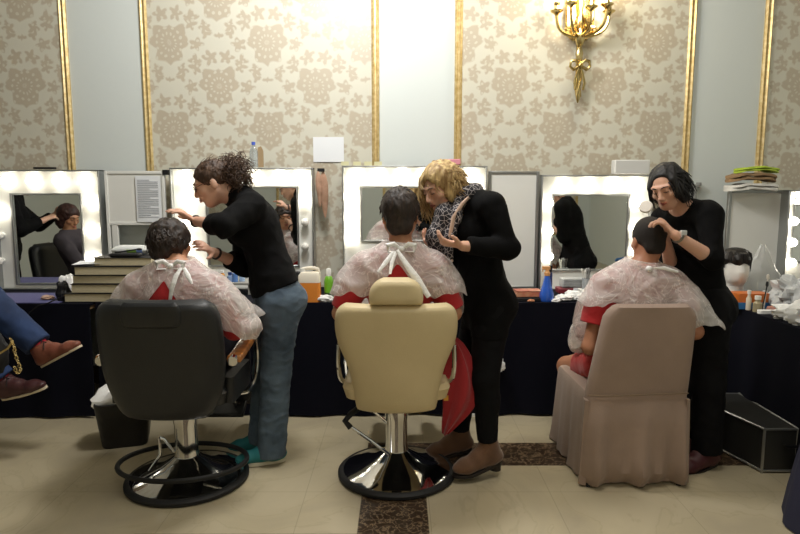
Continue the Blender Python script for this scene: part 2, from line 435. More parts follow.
def table(x0, x1, y0, y1, label, cloth_label, m, seed, side=None):
    cx, cy = (x0+x1)/2, (y0+y1)/2
    t = thing('folding_table', label, 'table', (cx, cy, 0))
    hx, hy = (x1-x0)/2-.01, (y1-y0)/2-.03
    MB().box((0,0,TZ-.03),(hx,hy,.014)).build('tabletop', mat('table_board','8b6f4e',.6), t, bevel=.004)
    for sx in (-1,1):
        for sy in (-1,1):
            MB().tube([(sx*(hx-.12),sy*(hy-.07),0),(sx*(hx-.12),sy*(hy-.07),TZ-.044)], .014, 8).build('leg', M_alu, t)
    c = MB(); c.box((cx,cy,TZ-.008),((x1-x0)/2,(y1-y0)/2,.007))
    cloth_front(c, (x0,y0), (x1,y0), .012, TZ-.002, .012, seed, nx=int((x1-x0)*50))
    if side == 'left': cloth_front(c, (x0,y1), (x0,y0), .012, TZ-.002, .012, seed+5, nx=60, out=(-1,0))
    o = c.build('tablecloth', m, origin=(cx,cy,0)); tag(o, cloth_label, 'tablecloth')
table(-4.6, -2.02, 3.98, 4.70, 'long folding table under the violet cloth at the far left', 'violet-blue tablecloth at the left end under the dressing mirror', M_navy, 1)
table(-2.0, .42, TF, 4.70, 'long folding table under the navy cloth behind the two barber chairs', 'navy tablecloth hanging to the floor behind the two barber chairs', M_navy, 2)
table(.44, 2.03, TF, 4.70, 'folding table under the navy cloth behind the covered chair', 'navy tablecloth behind the beige covered chair', M_navy, 3)
table(2.13, 3.6, 3.02, 4.70, 'deep folding table at the right under the dark cloth', 'dark navy tablecloth on the table jutting out at the right', M_navy, 4, side='left')
o = MB(); o.box((-2.95,4.2,TZ+.002),(.72,.20,.002)); tag(o.build('cloth_runner', M_violet, origin=(-2.95,4.2,TZ)), 'violet-blue cloth strip on the table top below the leftmost mirror', 'cloth')

# ---------------------------------------------------------------- lighted makeup stations
def station(px0, px1, pyt, mir, Y, label, top_b, left_b, right_b, off=(), zb=TZ, rz=0):
    """outer frame between px0..px1, top pyt; mir=(x0,y0,x1,y1) of the glass, bulbs by pixel position"""
    a = at(px0, pyt, Y); b = at(px1, pyt, Y); xc = (a[0]+b[0])/2; W = (b[0]-a[0])/2; zt = a[2]
    t = thing('makeup_station', label, 'makeup station', (xc, Y, zb), rz)
    H = zt-zb
    m0 = at(mir[0], mir[1], Y); m1 = at(mir[2], mir[3], Y)
    mx0, mx1, mz1, mz0 = m0[0]-xc, m1[0]-xc, m0[2]-zb, m1[2]-zb
    # face board around the glass
    f = MB(); d0, d1 = .0, .03
    f.box(((-W+mx0)/2, .015, H/2), ((mx0+W)/2, .015, H/2-.006)); f.box(((W+mx1)/2, .015, H/2), ((W-mx1)/2, .015, H/2-.006))
    f.box(((mx0+mx1)/2, .015, (mz1+H)/2), ((mx1-mx0)/2, .015, (H-mz1)/2-.003)); f.box(((mx0+mx1)/2, .015, mz0/2), ((mx1-mx0)/2, .015, mz0/2-.003))
    f.build('lamp_board', M_white, t, smooth=False)
    c = MB(); e = .012
    c.box((0,.0,H-.006),(W+e,.05,.006)); c.box((0,.0,.006),(W+e,.05,.006)); c.box((-W-e/2,.0,H/2),(e/2,.05,H/2)); c.box((W+e/2,.0,H/2),(e/2,.05,H/2))
    c.box((0,.045,H/2),(W,.004,H/2-.01)); c.build('case', M_alu, t, bevel=.003)
    g = MB(); g.box(((mx0+mx1)/2,.010,(mz0+mz1)/2),((mx1-mx0)/2-.001,.004,(mz1-mz0)/2-.001)); g.build('mirror', M_mirror, t, smooth=False)
    k = MB(); w = .007
    for (x_,z_,hx,hz) in ((mx0,(mz0+mz1)/2,w,(mz1-mz0)/2+w),(mx1,(mz0+mz1)/2,w,(mz1-mz0)/2+w),((mx0+mx1)/2,mz0,(mx1-mx0)/2-w,w),((mx0+mx1)/2,mz1,(mx1-mx0)/2-w,w)):
        k.box((x_,-.005,z_),(hx,.006,hz))
    k.build('mirror_frame', M_alu, t, bevel=.002)
    for (bx,by) in list(top_b)+list(left_b)+list(right_b):
        p = at(bx,by,Y)-np.array([xc,0,zb]); lit = (bx,by) not in off
        s = MB(); s.lathe([(.02,0),(.02,.012),(.014,.018)], (p[0],0,p[2]), 12, RX(math.pi/2)); so = s.build('socket', M_white, t)
        MB().ball((p[0],-.045,p[2]), .03, 12, 8).build('bulb', M_bulb if lit else M_bulb_off, so)
    return t
def ledge(st, x0, x1, z, m=M_white):
    MB().box(((x0+x1)/2,-.04,z),((x1-x0)/2,.05,.008)).build('ledge', m, st, bevel=.003)
YS = 4.6
stA = station(-5, 100, 170, (11,194,86,284), YS, 'lit white makeup station with mirror at the far left edge',
    [(8,181),(34,181),(60,181),(86,181)], [(3,212),(3,235),(3,260)], [(93,203),(93,231),(93,259)], off=((3,235),(3,260)))
stB = station(173, 312, 168, (206,187,299,266), YS, 'lit makeup station behind the curly-haired woman in jeans',
    [(184,178),(208,178),(232,178),(256,178),(280,178),(302,178)], [(189,200),(189,222),(189,244),(196,266)], [(306,200),(306,222),(306,246)], off=((306,246),(306,222)))
stC = station(344, 485, 166, (361,187,466,241), YS, 'lit makeup station behind the blonde woman and cream chair',
    [(356,176),(379,176),(402,176),(425,176),(448,176),(472,176)], [(351,196),(351,217),(351,238)], [(476,196),(476,217),(476,238)])
stD = station(542, 650, 175, (553,195,626,270), YS, 'lit makeup station with round bulbs behind the covered chair',
    [(563,185),(588,185),(613,185),(637,185)], [(548,203),(548,231),(548,256)], [(634,203),(634,228),(634,253)])
stE = station(787, 880, 190, (794,205,870,262), 4.35, 'lit makeup station cut by the right edge of the frame',
    [(798,197),(820,197),(845,197)], [(790,221),(788.5,242),(787.8,262)], [(874,221),(874,242)])
def leaf(px0, px1, pyt, Y, label, zb=TZ, cut=None, rail=True):
    a = at(px0,pyt,Y); b = at(px1,pyt,Y); xc=(a[0]+b[0])/2; W=(b[0]-a[0])/2; H=a[2]-zb
    t = thing('station_door', label, 'station door', (xc,Y,zb))
    p = MB(); hz = 0 if not cut else (at(px0,cut,Y)[2]-zb)
    p.box((0,.0,(H+hz)/2),(W-.012,.006,(H-hz)/2-.008)); p.build('panel', M_white, t, smooth=False)
    f = MB(); w=.011
    f.box((-W,0,H/2),(w,.014,H/2)); f.box((W,0,H/2),(w,.014,H/2)) if not cut else f.box((W,0,(H+hz)/2),(w,.014,(H-hz)/2))
    f.box((0,0,H-w),(W-w,.014,w)); 
    if not cut: f.box((0,0,w),(W-w,.014,w))
    else:
        f.box((0,0,hz+w),(W-w,.014,w)); f.box((-W+.045,0,hz/2),(.022,.012,hz/2)); f.box((0,-.01,.05),(W,.03,.05))
    f.build('frame', M_alu if not cut else M_white, t, bevel=.003)
    return t
lfA = leaf(106, 163, 171, 4.6, 'white station door with a taped sheet beside the leftmost mirror', cut=225)
lfC = leaf(490, 538, 171, 4.6, 'plain white station door between the blonde woman and the round bulbs')
lfE = leaf(730, 784, 190, 4.4, 'grey-looking open station door behind the mannequin head')
# grey clip on doors
b = MB(); q = at(166,171,4.6); b.box((q[0],4.6,q[2]-.01),(.02,.02,.018)); tag(b.build('corner_clamp', M_black, origin=(q[0],4.6,q[2])), 'black clamp on the top corner of the door beside the taped sheet', 'clamp')

def sheet(name, label, c0, c1, Y, lines, kind='paper'):
    a = at(c0[0],c0[1],Y); b = at(c1[0],c1[1],Y); cx=(a[0]+b[0])/2; cz=(a[2]+b[2])/2; hx=(b[0]-a[0])/2; hz=(a[2]-b[2])/2
    m = MB()
    n=8; vs=[]; 
    g = [[(cx-hx+2*hx*j/n, Y-.001-.004*math.sin(j/n*3.1)*(i/n), cz+hz-2*hz*i/n) for j in range(n+1)] for i in range(n+1)]
    vs=[p for r in g for p in r]; N=n+1
    fs=[(i*N+j,i*N+j+1,(i+1)*N+j+1,(i+1)*N+j) for i in range(n) for j in range(n)]
    m.add(vs+[(x,y+.0015,z) for x,y,z in vs], fs+[tuple(k+N*N for k in f[::-1]) for f in fs])
    o = tag(m.build(name, M_paper, origin=(cx,Y,cz)), label, kind)
    if lines:
        l = MB(); rnd = random.Random(3)
        for i in range(lines):
            z = cz+hz*.82-2*hz*.84*i/lines; w = hx*(.84 if i%5 else .5)
            l.box((cx-hx*.84+w,Y-.006,z),(w,.0004,.0016))
        l.build('printed_text', M_ink, o, smooth=False, rel=(cx,Y,cz))
    return o
# ---------------------------------------------------------------- sheets, wall things, things on top of the stations
sheet('paper_sheet', 'printed white sheet taped on the station door beside the leftmost mirror', (135,176), (162,222), 4.583, 22, 'paper')
sheet('paper_sheet', 'blank-looking white sheet pinned on the wall left of the centre station', (313,137), (344,162), WY-.012, 0, 'paper')
for i,(px,lab) in enumerate(((345,'strip of tape at the left end of the centre station top'),(357,'second strip of tape from the left on the centre station top'),(368,'third strip of tape from the left on the centre station top'),(378,'strip of tape on the centre station top nearest its middle'))):
    q = at(px,163.5,4.58); m = MB(); m.box(tuple(q),(.028,.0015,.014)); tag(m.build('tape_strip', mat('masking_tape','d7d3a8',.6), origin=tuple(q)), lab, 'tape', 'tape strips on the centre station')
def std(px, pyb, Y): q = at(px,pyb,Y); return q
def bottle(name, label, x, y, z, prof, m, capm=None, capprof=None, cat='bottle', group=None, band=None, bandm=None, n=18):
    o = MB().lathe(prof, n=n).build(name, m); o.location = (x,y,z); tag(o, label, cat, group)
    if capm: MB().lathe(capprof, n=n).build('cap', capm, o)
    if band: 
        MB().lathe(band, n=n).build('label', bandm, o)
    return o
M_clear = mat('clear_plastic','dfe8ee',.1,trans=.85,spec=.6)
ztopB = at(240,168,YS)[2]+.006
q = at(254,165,4.58)
bottle('water_bottle','clear water bottle with a blue cap standing on a station top', q[0], 4.58, ztopB, [(.001,0),(.027,0),(.03,.01),(.03,.11),(.012,.15),(.012,.16)], M_clear,
       mat('blue_cap','4a63c8',.4), [(.014,.158),(.014,.18),(.001,.18)])
q = at(261,165,4.60); m = MB(); m.prism([(-.018,0),(.018,0),(.018,.12),(.004,.15),(-.018,.14)],1,-.01,.01); o=m.build('wooden_wedge', mat('tan_card','a58d6a',.7)); o.location=(q[0],4.60,ztopB); tag(o,'tan wedge-shaped card leaning beside the blue-capped water bottle','card')
q = at(452,166,4.58); m = MB(); m.box((0,0,.022),(.06,.03,.02)); o=m.build('pink_box', mat('pink_card','d88f9c',.6), bevel=.006); o.location=(q[0],4.58,at(414,166,YS)[2]+.006); tag(o,'small pink packet on the centre station behind the blonde hair','packet')
q = at(630,175,4.57); m = MB(); m.box((0,0,.05),(.125,.045,.05)); o=m.build('white_box', mat('white_card','dcdcd8',.6), bevel=.006); o.location=(q[0],4.57,at(630,175,YS)[2]+.006); tag(o,'flat white box lying on the station with the round bulbs','box')
q = at(45,170,4.58); m = MB(); m.box((0,0,.007),(.075,.02,.007)); o=m.build('black_case', M_black, bevel=.003); o.location=(q[0],4.58,at(45,170,YS)[2]+.006); tag(o,'thin black case lying on top of the leftmost station','case')
# hanging pink-brown hair pads right of station B
q = at(321,170,4.62); o = MB().box((0,0,0),(.025,.02,.012)).box((0,.05,0),(.006,.04,.006)).build('wall_hook', M_black, bevel=.003); o.location=tuple(q); tag(o,'black clip at the top right corner of the station beside the hanging net','hook')
m = MB()
for (dx,w,l,yy) in ((-.02,.022,.26,0),(.015,.032,.34,.02)):
    rings=[]
    for i in range(15):
        t=i/14; r = w*(math.sin(math.pi*min(1,t*1.02))**.6*.9+.12*(1-t)+.02)
        rings.append([(dx+.012*t+r*math.cos(a)+.003*math.sin(7*t+a), yy+r*.45*math.sin(a), -.01-l*t) for a in [2*math.pi*k/12 for k in range(12)]])
    m.loft(rings)
o = m.build('hair_net_pad', mat('tan_net','9b7a62',.8,col2='c79e86',nscale=14,bump=.3,bscale=90)); o.location=(q[0],q[1]-.02,q[2]); tag(o,'pair of tan hair pads hanging at the edge of the station by the wall','hair pad')
# white bracket behind the dark-haired woman
q = at(703,186,4.55)
m = MB(); m.box((0,0,0),(.055,.02,.012)); m.box((-.02,0,-.12),(.016,.02,.12)); m.box((.02,0,-.09),(.012,.02,.09)); m.box((.05,0,.015),(.012,.022,.012))
o = m.build('lamp_bracket', mat('grey_bracket','8f908c',.5), bevel=.004); o.location=(q[0],WY-.03,at(703,186,WY)[2]); tag(o,'grey wall bracket behind the shoulder of the woman with a watch','bracket')

# ---------------------------------------------------------------- folded towels on the open door top
def towel(name, label, c, hx, hy, h, m, seed, layers=2):
    rnd = random.Random(seed); b = MB()
    for k in range(layers):
        z0 = h*k/layers; hh = h/layers; rings=[]
        N=22
        for i in range(N+1):
            x = -hx+2*hx*i/N; e = max(0.06, (1-abs(2*i/N-1)**8))**.5
            sag = -.018*abs(2*i/N-1)**2.2 + .0025*math.sin(i*.6+seed*2+k)
            y_off = .006*math.sin(i*.7+k*2)
            rings.append([(x, y_off+hy*sx*e, z0+sag+hh*(.5+.5*sz)*(.9+.1*math.sin(i+seed))) for sx,sz in ((-1,-.6),(-.96,.0),(-.9,.9),(0,1),(.9,.9),(1,0),(.9,-.9),(0,-1),(-.9,-.9))])
        b.loft(rings)
    o = b.build(name, m); o.location = c; return tag(o, label, 'towel', 'towels folded on the open door')
zE = at(757,190,4.4)[2]+.004; q = at(749,190,4.38)
towel('folded_towel','white towel at the bottom of the pile above the mannequin head', (q[0],4.36,zE), .17,.09,.045, mat('white_towel','cfcdc6',.95,bump=.3,bscale=140),1)
towel('folded_towel','brown towel in the middle of the folded pile', (q[0]-.005,4.36,zE+.066), .16,.085,.05, mat('brown_towel','8a6f50',.95,bump=.3,bscale=140),2)
towel('folded_towel','lime green towel on top of the folded pile', (q[0]+.03,4.36,zE+.128), .14,.08,.03, mat('green_towel','a3ba3c',.95,bump=.3,bscale=140),3)

# ---------------------------------------------------------------- books and papers at the left
M_pages = mat('book_pages','cdc3a4',.8,col2='b5aa8b',nscale=40,stretch=(1,1,22))
M_bcov = mat('book_cover','1d1a1c',.5)
books = [(160,303,.16,.030,.02,'bottom book of the stack, sticking out to the left'),(150,293,.14,.034,-.02,'second book from the bottom of the tall stack'),
         (150,284,.14,.030,.0,'third book from the bottom of the tall stack'),(152,275,.13,.034,.03,'fourth thick book of the stack, under the loose sheet'),(160,266,.12,.030,.01,'fifth book near the top of the stack')]
z = TZ+.001; bx = at(118,300,4.15)[0]
offs = [(-.035,.006),(.0,0),(.004,.01),(.012,.004),(.09,.012)]
for i,(a,b_,hx,hz,rz,lab) in enumerate(books):
    hx = (.27,.255,.25,.24,.19)[i]; hh=(.029,.030,.028,.029,.028)[i]; hy=.12
    t = thing('thick_book', lab, 'book', (bx+offs[i][0], 4.15+offs[i][1], z), rz, 'thick books stacked on the left table')
    MB().box((0,0,hh),(hx-.006,hy-.006,hh-.004)).build('page_block', M_pages, t, smooth=False)
    c = MB(); c.box((0,0,.002),(hx,hy,.002)); c.box((0,0,2*hh-.002),(hx,hy,.002)); c.box((0,hy-.002,hh),(hx,.002,hh-.002)); c.build('cover', M_bcov, t, bevel=.001)
    z += 2*hh+.0015
ztop = z
m = MB()
def sag_sheet(m, c, hx, hy, rz, seed, th=.0015, n=8, amp=.008):
    R = Matrix.Rotation(rz,3,'Z'); vs=[]
    for i in range(n+1):
        for j in range(n+1):
            u,v = 2*j/n-1, 2*i/n-1
            p = R @ Vector((u*hx, v*hy, 0)); vs.append((c[0]+p.x, c[1]+p.y, c[2]+amp*math.sin(u*2+seed)*math.cos(v*1.7+seed)+amp))
    N=n+1; fs=[(i*N+j,i*N+j+1,(i+1)*N+j+1,(i+1)*N+j) for i in range(n) for j in range(n)]
    m.add(vs+[(x,y,z_-th) for x,y,z_ in vs], fs+[tuple(k+N*N for k in f[::-1]) for f in fs])
z4 = ztop-.0575
sag_sheet(m, (0,0,0), .12,.10,.2, 1, amp=.003); o=m.build('loose_sheet', M_paper); o.location=(bx-.13,4.13,z4+.012); tag(o,'loose white sheet lying on the book stack','paper')
m=MB(); m.box((0,0,.012),(.10,.035,.012)); o=m.build('brush_roll', M_black, bevel=.01); o.location=(bx+.10,4.08,ztop+.001); tag(o,'black brush case on top of the book stack','case')
m=MB(); m.tube([(-.08,0,.0),(.06,0,.02)], .005,6); m.ball((.08,0,.022),(.02,.008,.008)); o=m.build('makeup_brush', M_black); o.location=(bx+.11,4.08,ztop+.028); tag(o,'black brush lying across the black brush case','brush')
# wipes packet
m=MB()
rings=[]
for i in range(13):
    t=i/12; x=-.125+.25*t; e=max(.08,(1-abs(2*t-1)**6))**.5
    rings.append([(x, .045*math.cos(a), .034+.033*e*math.sin(a)) for a in [2*math.pi*k/14 for k in range(14)]])
m.loft(rings); o=m.build('wipes_packet', mat('packet_white','e4e7e4',.35)); o.location=(at(132,256,4.2)[0],4.21,ztop+.001); tag(o,'white soft packet with green and blue label behind the books','packet')
l=MB()
for (x0,x1,cm) in ((-.02,.045,0),(.045,.085,1)):
    l.cur=cm; l.loft([[(x,.0462*math.cos(a),.034+.0345*math.sin(a)) for a in [math.pi*(.95+.9*k/8) for k in range(9)]] for x in (x0,x1)], cap=False, closed=False)
l.build('label',[mat('green_print','9ccb5a',.5),mat('blue_print','7f9bdc',.5)],o)
# black pouch with cable hanging near the books, crumpled paper
def crumple(name, label, c, r, m, seed, cat, n=18, mm=10, amp=.25, group=None, flat=1.0):
    b = MB(); b.ball((0,0,0), (1,1,1), n*2, mm*2)
    vs=[]
    for v in b.v:
        v=Vector(v); d = 1+amp*mnoise.noise(v*1.7+Vector((seed*3.1,0,0)))*1.5+amp*.8*mnoise.noise(v*4+Vector((seed,5,0)))+amp*.5*abs(mnoise.noise(v*9+Vector((0,seed,0))))
        p=v*d; vs.append((p.x*r[0],p.y*r[1],max(p.z*r[2],-r[2]*.82)+r[2]*.82))
    b.v=vs; o=b.build(name,m); o.location=c; return tag(o,label,cat,group)
q=at(64,297,4.08)
crumple('black_pouch','black zip pouch slumped at the table edge left of the books',(q[0]-.01,4.09,TZ+.001),(.042,.04,.07),mat('black_nylon','121216',.5),4,'pouch')
m=MB(); m.tube([tuple(at(px,py,3.955)) for px,py in ((64,296),(57,299),(48,303),(38,306),(30,312),(25,320),(22,330))], .004, 6); o=m.build('power_cable', M_rubber); tag(o,'thin black cable trailing down from the black pouch','cable')
q=at(70,292,4.4)
crumple('crumpled_paper','crumpled white paper between the pouch and the books',(q[0]-.0,4.38,TZ+.001),(.06,.045,.07),M_tissue,7,'paper')
q=at(50,296,4.15); crumple('face_sponge','small tan face sponge on the violet cloth',(q[0],4.12,TZ+.006),(.04,.03,.015),mat('sponge','c5a38e',.9),3,'sponge')

# ---------------------------------------------------------------- things on the middle table
q=at(228,292,4.3)
m=MB(); m.box((0,0,.008),(.16,.09,.008)); o=m.build('shelf_tray', mat('tray_grey','9b9a94',.5), bevel=.003); o.location=(q[0],4.42,TZ+.07); tag(o,'raised grey tray behind the black sweater, holding small bottles','tray')
for sx in (-1,1): MB().box((sx*.14,0,-.035),(.01,.08,.035)).build('leg', mat('tray_grey','9b9a94'), o)
zt=TZ+.087
jars=[(216,'ccd6dc','clear','small clear jar on the raised tray, nearest the woman\'s arm'),(222,'d89a4e','o','small amber bottle on the raised tray'),(236,'5f86c6','b','light blue bottle on the raised tray'),(242,'a9c3e2','b2','pale blue jar on the raised tray at its right end'),(231,'8fa7d0','b3','blue-grey jar between the bottles on the raised tray')]
for i,(px,c_,nm,lab) in enumerate(jars):
    p=at(px,285,4.4); h=(.05,.06,.075,.06,.05)[i]; r=.02
    bottle('cosmetic_jar',lab,p[0],4.38+.03*(i%2),zt,[(.001,0),(r,0),(r,h*.8),(r*.6,h*.9),(r*.6,h)],mat('jar_'+nm,c_,.25),mat('cap_'+nm,'f0f0ee' if i%2 else '2f4a86',.4),[(r*.7,h),(r*.7,h+.018),(.001,h+.018)],'jar','jars on the raised tray')
q=at(228,300,4.2); crumple('tissue_wad','crumpled tissue and foil under the raised tray',(q[0],4.15,TZ+.001),(.05,.04,.02),M_tissue,12,'tissue')
q=at(296,270,4.42); m=MB(); m.box((0,0,.075),(.062,.035,.075)); o=m.build('speaker_box', M_black, bevel=.006); o.location=(q[0]-.02,4.44,TZ); tag(o,'black square box behind the orange jug','box'); MB().box((0,-.037,.075),(.05,.002,.062)).build('front_grille', mat('dark_grille','26272a',.8), o)
# orange jug
q=at(311,305,4.12); t=thing('liquid_jug','translucent jug half full of orange liquid beside the jeans','jug',(q[0],4.08,TZ))
m=MB()
def jugloft(z0,z1,s,pts=12):
    return None
rings=[rrect(0,0,hx,.045,.02,z) for z,hx in ((0,.068),(.008,.072),(.125,.072),(.128,.0715))]
m.loft(rings); m.build('liquid', mat('orange_liquid','e88f3c',.25), t)
m=MB(); rings=[rrect(xo,0,hx,hy,.018,z) for z,hx,hy,xo in ((.129,.072,.045,0),(.175,.071,.044,0),(.195,.060,.035,.004),(.20,.03,.02,.02))]
m.loft(rings); m.build('upper_body', mat('jug_plastic','ece4d2',.35,spec=.5), t)
m=MB(); m.tube([(-.05,0,.19),(-.045,0,.215),(-.01,0,.222),(.03,0,.222),(.055,0,.215),(.062,0,.185)], .012,8); m.build('handle', mat('jug_plastic','ece4d2'), t)
m=MB(); m.lathe([(.018,0),(.018,.025),(.001,.025)],(-.045,0,.195),14); m.build('cap', M_white, t)
M_green=mat('green_bottle','6fae2c',.3)
q=at(329,300,4.12)
bottle('spray_bottle','green spray bottle with white cap beside the orange jug',q[0],4.12,TZ,[(.001,0),(.03,0),(.031,.01),(.031,.13),(.024,.155),(.016,.165)],M_green,M_white,[(.017,.165),(.017,.205),(.012,.215),(.001,.215)],band=[(.0315,.03),(.0315,.055)],bandm=mat('dark_print','2d4a1a',.4))
q=at(325,303,4.08); crumple('tissue_wad','white tissue in front of the green spray bottle',(q[0]-.0,4.06,TZ+.001),(.055,.025,.025),M_tissue,22,'tissue')

# ---------------------------------------------------------------- things on the covered-chair table
q=at(527,302,4.15); t=thing('makeup_tin','flat red and peach cosmetics box on the table beside the blue bottle','box',(q[0],4.14,TZ+.025),.08)
MB().box((0,0,.018),(.085,.05,.018)).build('tray_body', mat('peach_card','d09a78',.5,col2='c46a50',nscale=18), t, bevel=.004)
MB().box((0,0,.04),(.087,.052,.003)).build('lid', mat('red_lid','a8432f',.45,col2='d8a585',nscale=14), t, bevel=.002)
q=at(526,305,4.1); m=MB(); m.box((0,0,.011),(.11,.06,.011)); o=m.build('black_tray', M_black, bevel=.004); o.location=(q[0],4.13,TZ+.001); tag(o,'low black tray under the red and peach box','tray')
q=at(531,305,4.05); crumple('face_sponge','small peach sponge at the table edge near the blue bottle',(q[0],4.05,TZ+.001),(.022,.014,.009),mat('peach_sponge','c98a64',.8),5,'sponge')
M_blue=mat('blue_liquid','2d5fc4',.15,spec=.7)
q=at(546,303,4.1)
o=bottle('spray_bottle','blue liquid spray bottle with an orange nozzle on the table',q[0],4.09,TZ,[(.001,0),(.044,0),(.048,.012),(.047,.05),(.036,.085),(.026,.12),(.02,.155),(.016,.17)],M_blue,mat('orange_cap','d9a065',.4),[(.018,.17),(.02,.19),(.013,.2),(.013,.215),(.001,.215)])
m=MB(); m.box((-.008,0,.222),(.026,.010,.011)); m.tube([(-.03,0,.218),(-.03,0,.195)],.004,6); m.build('nozzle', mat('orange_cap','d9a065'), o, bevel=.003)
q=at(549,300,4.2); bottle('brush_tube','slim dark blue tube standing behind the blue spray bottle',q[0]+.005,4.20,TZ,[(.001,0),(.014,0),(.014,.17),(.009,.18)],mat('dark_blue_tube','1e2f5c',.3),M_black,[(.010,.18),(.012,.225),(.001,.225)],cat='tube')
q=at(575,298,4.12)
for i,(px,yy,r,sd) in enumerate(((563,4.10,(.055,.04,.022),1),(573,4.14,(.06,.05,.032),2),(583,4.09,(.05,.035,.024),3),(590,4.15,(.06,.045,.04),4),(556,4.05,(.03,.02,.012),5),(600,4.16,(.05,.04,.036),6))):
    p=at(px,300,yy); crumple('tissue_wad',('crumpled tissue left in the tissue row by the blue bottle','largest crumpled tissue heaped before the silver palette','crumpled tissue in the middle of the row at the table edge','tall crumpled tissue near the white cape','small tissue roll at the very table edge','crumpled tissue half hidden by the white cape')[i],(p[0],yy,TZ+.001),r,M_tissue,30+sd,'tissue',group='tissues beside the blue bottle')
q=at(576,281,4.42); t=thing('silver_palette','silver makeup case open below the round-bulb mirror','makeup case',(q[0]-.01,4.40,TZ+.05))
MB().box((0,0,.03),(.105,.05,.03)).build('body', mat('silver_plastic','b9bbbb',.35), t, bevel=.006)
m=MB()
for i in range(5): m.box((0,-.051,.012+i*.011),(.095,.0015,.0018))
m.build('ridges', mat('ridge_grey','8e9092',.4), t)
MB().box((.0,.0,-.025),(.13,.06,.018)).build('red_drawer', mat('dark_red_plastic','7d2630',.4), t, bevel=.004)
MB().box((-.005,-.062,-.022),(.025,.003,.02)).build('white_card', M_paper, t)
# brush jar
q=at(585,285,4.33); t=thing('brush_jar','glass jar full of makeup brushes below the round-bulb mirror','jar',(q[0]+.0,4.30,TZ+.048))
MB().lathe([(.001,0),(.028,0),(.03,.006),(.032,.075),(.029,.075),(.026,.008),(.001,.008)],n=20).build('jar_glass', mat('jar_white','d9dde0',.15,trans=.5), t)
MB().box((0,0,-.024),(.05,.04,.0235)).build('riser', M_white, t, bevel=.003)
rnd=random.Random(9)
for i in range(9):
    a=rnd.uniform(0,6.28); r=.018; b=MB(); x0,y0=r*.5*math.cos(a),r*.5*math.sin(a); x1,y1=1.7*r*math.cos(a)*rnd.uniform(.7,1.2),1.4*r*math.sin(a); h=rnd.uniform(.10,.14)
    b.tube([(x0,y0,.012),(x1,y1,h)], .003,6); b.lathe([(.003,0),(.007,.008),(.006,.02),(.001,.026)],(x1,y1,h-.004),8); b.build('brush', mat(('brush_white','brush_grey','brush_dark')[i%3],('e8e6e0','9a9a9a','2a2522')[i%3],.5), t)
q=at(603,283,4.4); m=MB(); m.box((0,0,.022),(.055,.04,.022)); o=m.build('palette_box', mat('beige_plastic','cfc8b4',.4), bevel=.004); o.location=(q[0],4.40,TZ+.052); tag(o,'beige palette box beside the brush jar','box'); MB().box((0,-.041,.024),(.035,.001,.012)).build('window', mat('brown_print','8d7a62',.4), o)
q=at(595,290,4.4); m=MB(); m.box((0,0,.0245),(.08,.07,.0245)); o=m.build('riser_board', M_white, bevel=.004); o.location=(at(603,285,4.42)[0]+.03,4.42,TZ+.001); tag(o,'low white riser board under the beige palette box','riser')
# dome object right of station D (white rollers) behind cape skipped: hidden

# ---------------------------------------------------------------- right table: mannequin head and clutter
q=at(736,262,4.05); t=thing('mannequin_head','white foam mannequin head wearing a short dark wig','mannequin head',(q[0],4.05,TZ),-.15)
hd=MB(); H=[]
prof=[(0,.075,.085,0),(.02,.078,.085,0),(.03,.06,.065,0),(.06,.052,.056,.0),(.12,.052,.055,.0),(.135,.056,.07,-.012),(.15,.062,.082,-.018),(.18,.069,.09,-.016),(.21,.074,.094,-.010),(.25,.078,.097,0),(.29,.074,.09,0),(.32,.058,.07,0),(.338,.03,.035,0),(.342,.004,.004,0)]
rings=[]
for z_,rx,ry,yo in prof:
    rr=[]
    for k in range(28):
        a=2*math.pi*k/28; x=rx*math.cos(a); y=yo+ry*math.sin(a)
        if .13<z_<.3 and math.sin(a)<-.5: # face side -Y
            if abs(x)<.018: y-= .022*math.exp(-((z_-.205)/.02)**2)
            y+= .012*math.exp(-((z_-.235)/.014)**2)*math.exp(-((abs(x)-.032)/.015)**2)
            if abs(x)<.03: y-=.006*math.exp(-((z_-.165)/.008)**2)
        rr.append((x,y,z_+.01*0))
    rings.append(rr)
hd.loft(rings); hd.build('head', mat('white_foam','dcdad4',.6,bump=.1,bscale=200), t, sub=1)
wg=MB(); rnd=random.Random(4)
rings=[]
for i,(z_,s_) in enumerate(((.272,1.06),(.277,1.14),(.29,1.2),(.315,1.12),(.345,.85),(.358,.45),(.362,.05))):
    rings.append([(s_*.076*math.cos(a)*(1+.05*math.sin(5*a+i)), .004+s_*.094*math.sin(a)*(1+.04*math.sin(7*a+i)), z_-.012*(1+math.sin(6*a))*(i==0)-(.05 if i==0 and math.sin(a)>0 else 0)) for a in [2*math.pi*k/36 for k in range(36)]])
wg.loft(rings)
for k in range(90):
    a=rnd.uniform(0,6.28); l=rnd.uniform(.03,.07); r0=.095; x,y=.084*math.cos(a),.100*math.sin(a)
    wg.tube([(x*.5,y*.5,.352),(x*.95,y*.95,.325),(x*1.03,y*1.03,.29),(x*1.0,y*1.0,.272-(l if math.sin(a)>-.3 else l*.1))],[.004,.006,.006,.002],5)
wg.build('wig', mat('dark_wig','17120f',.45), t)
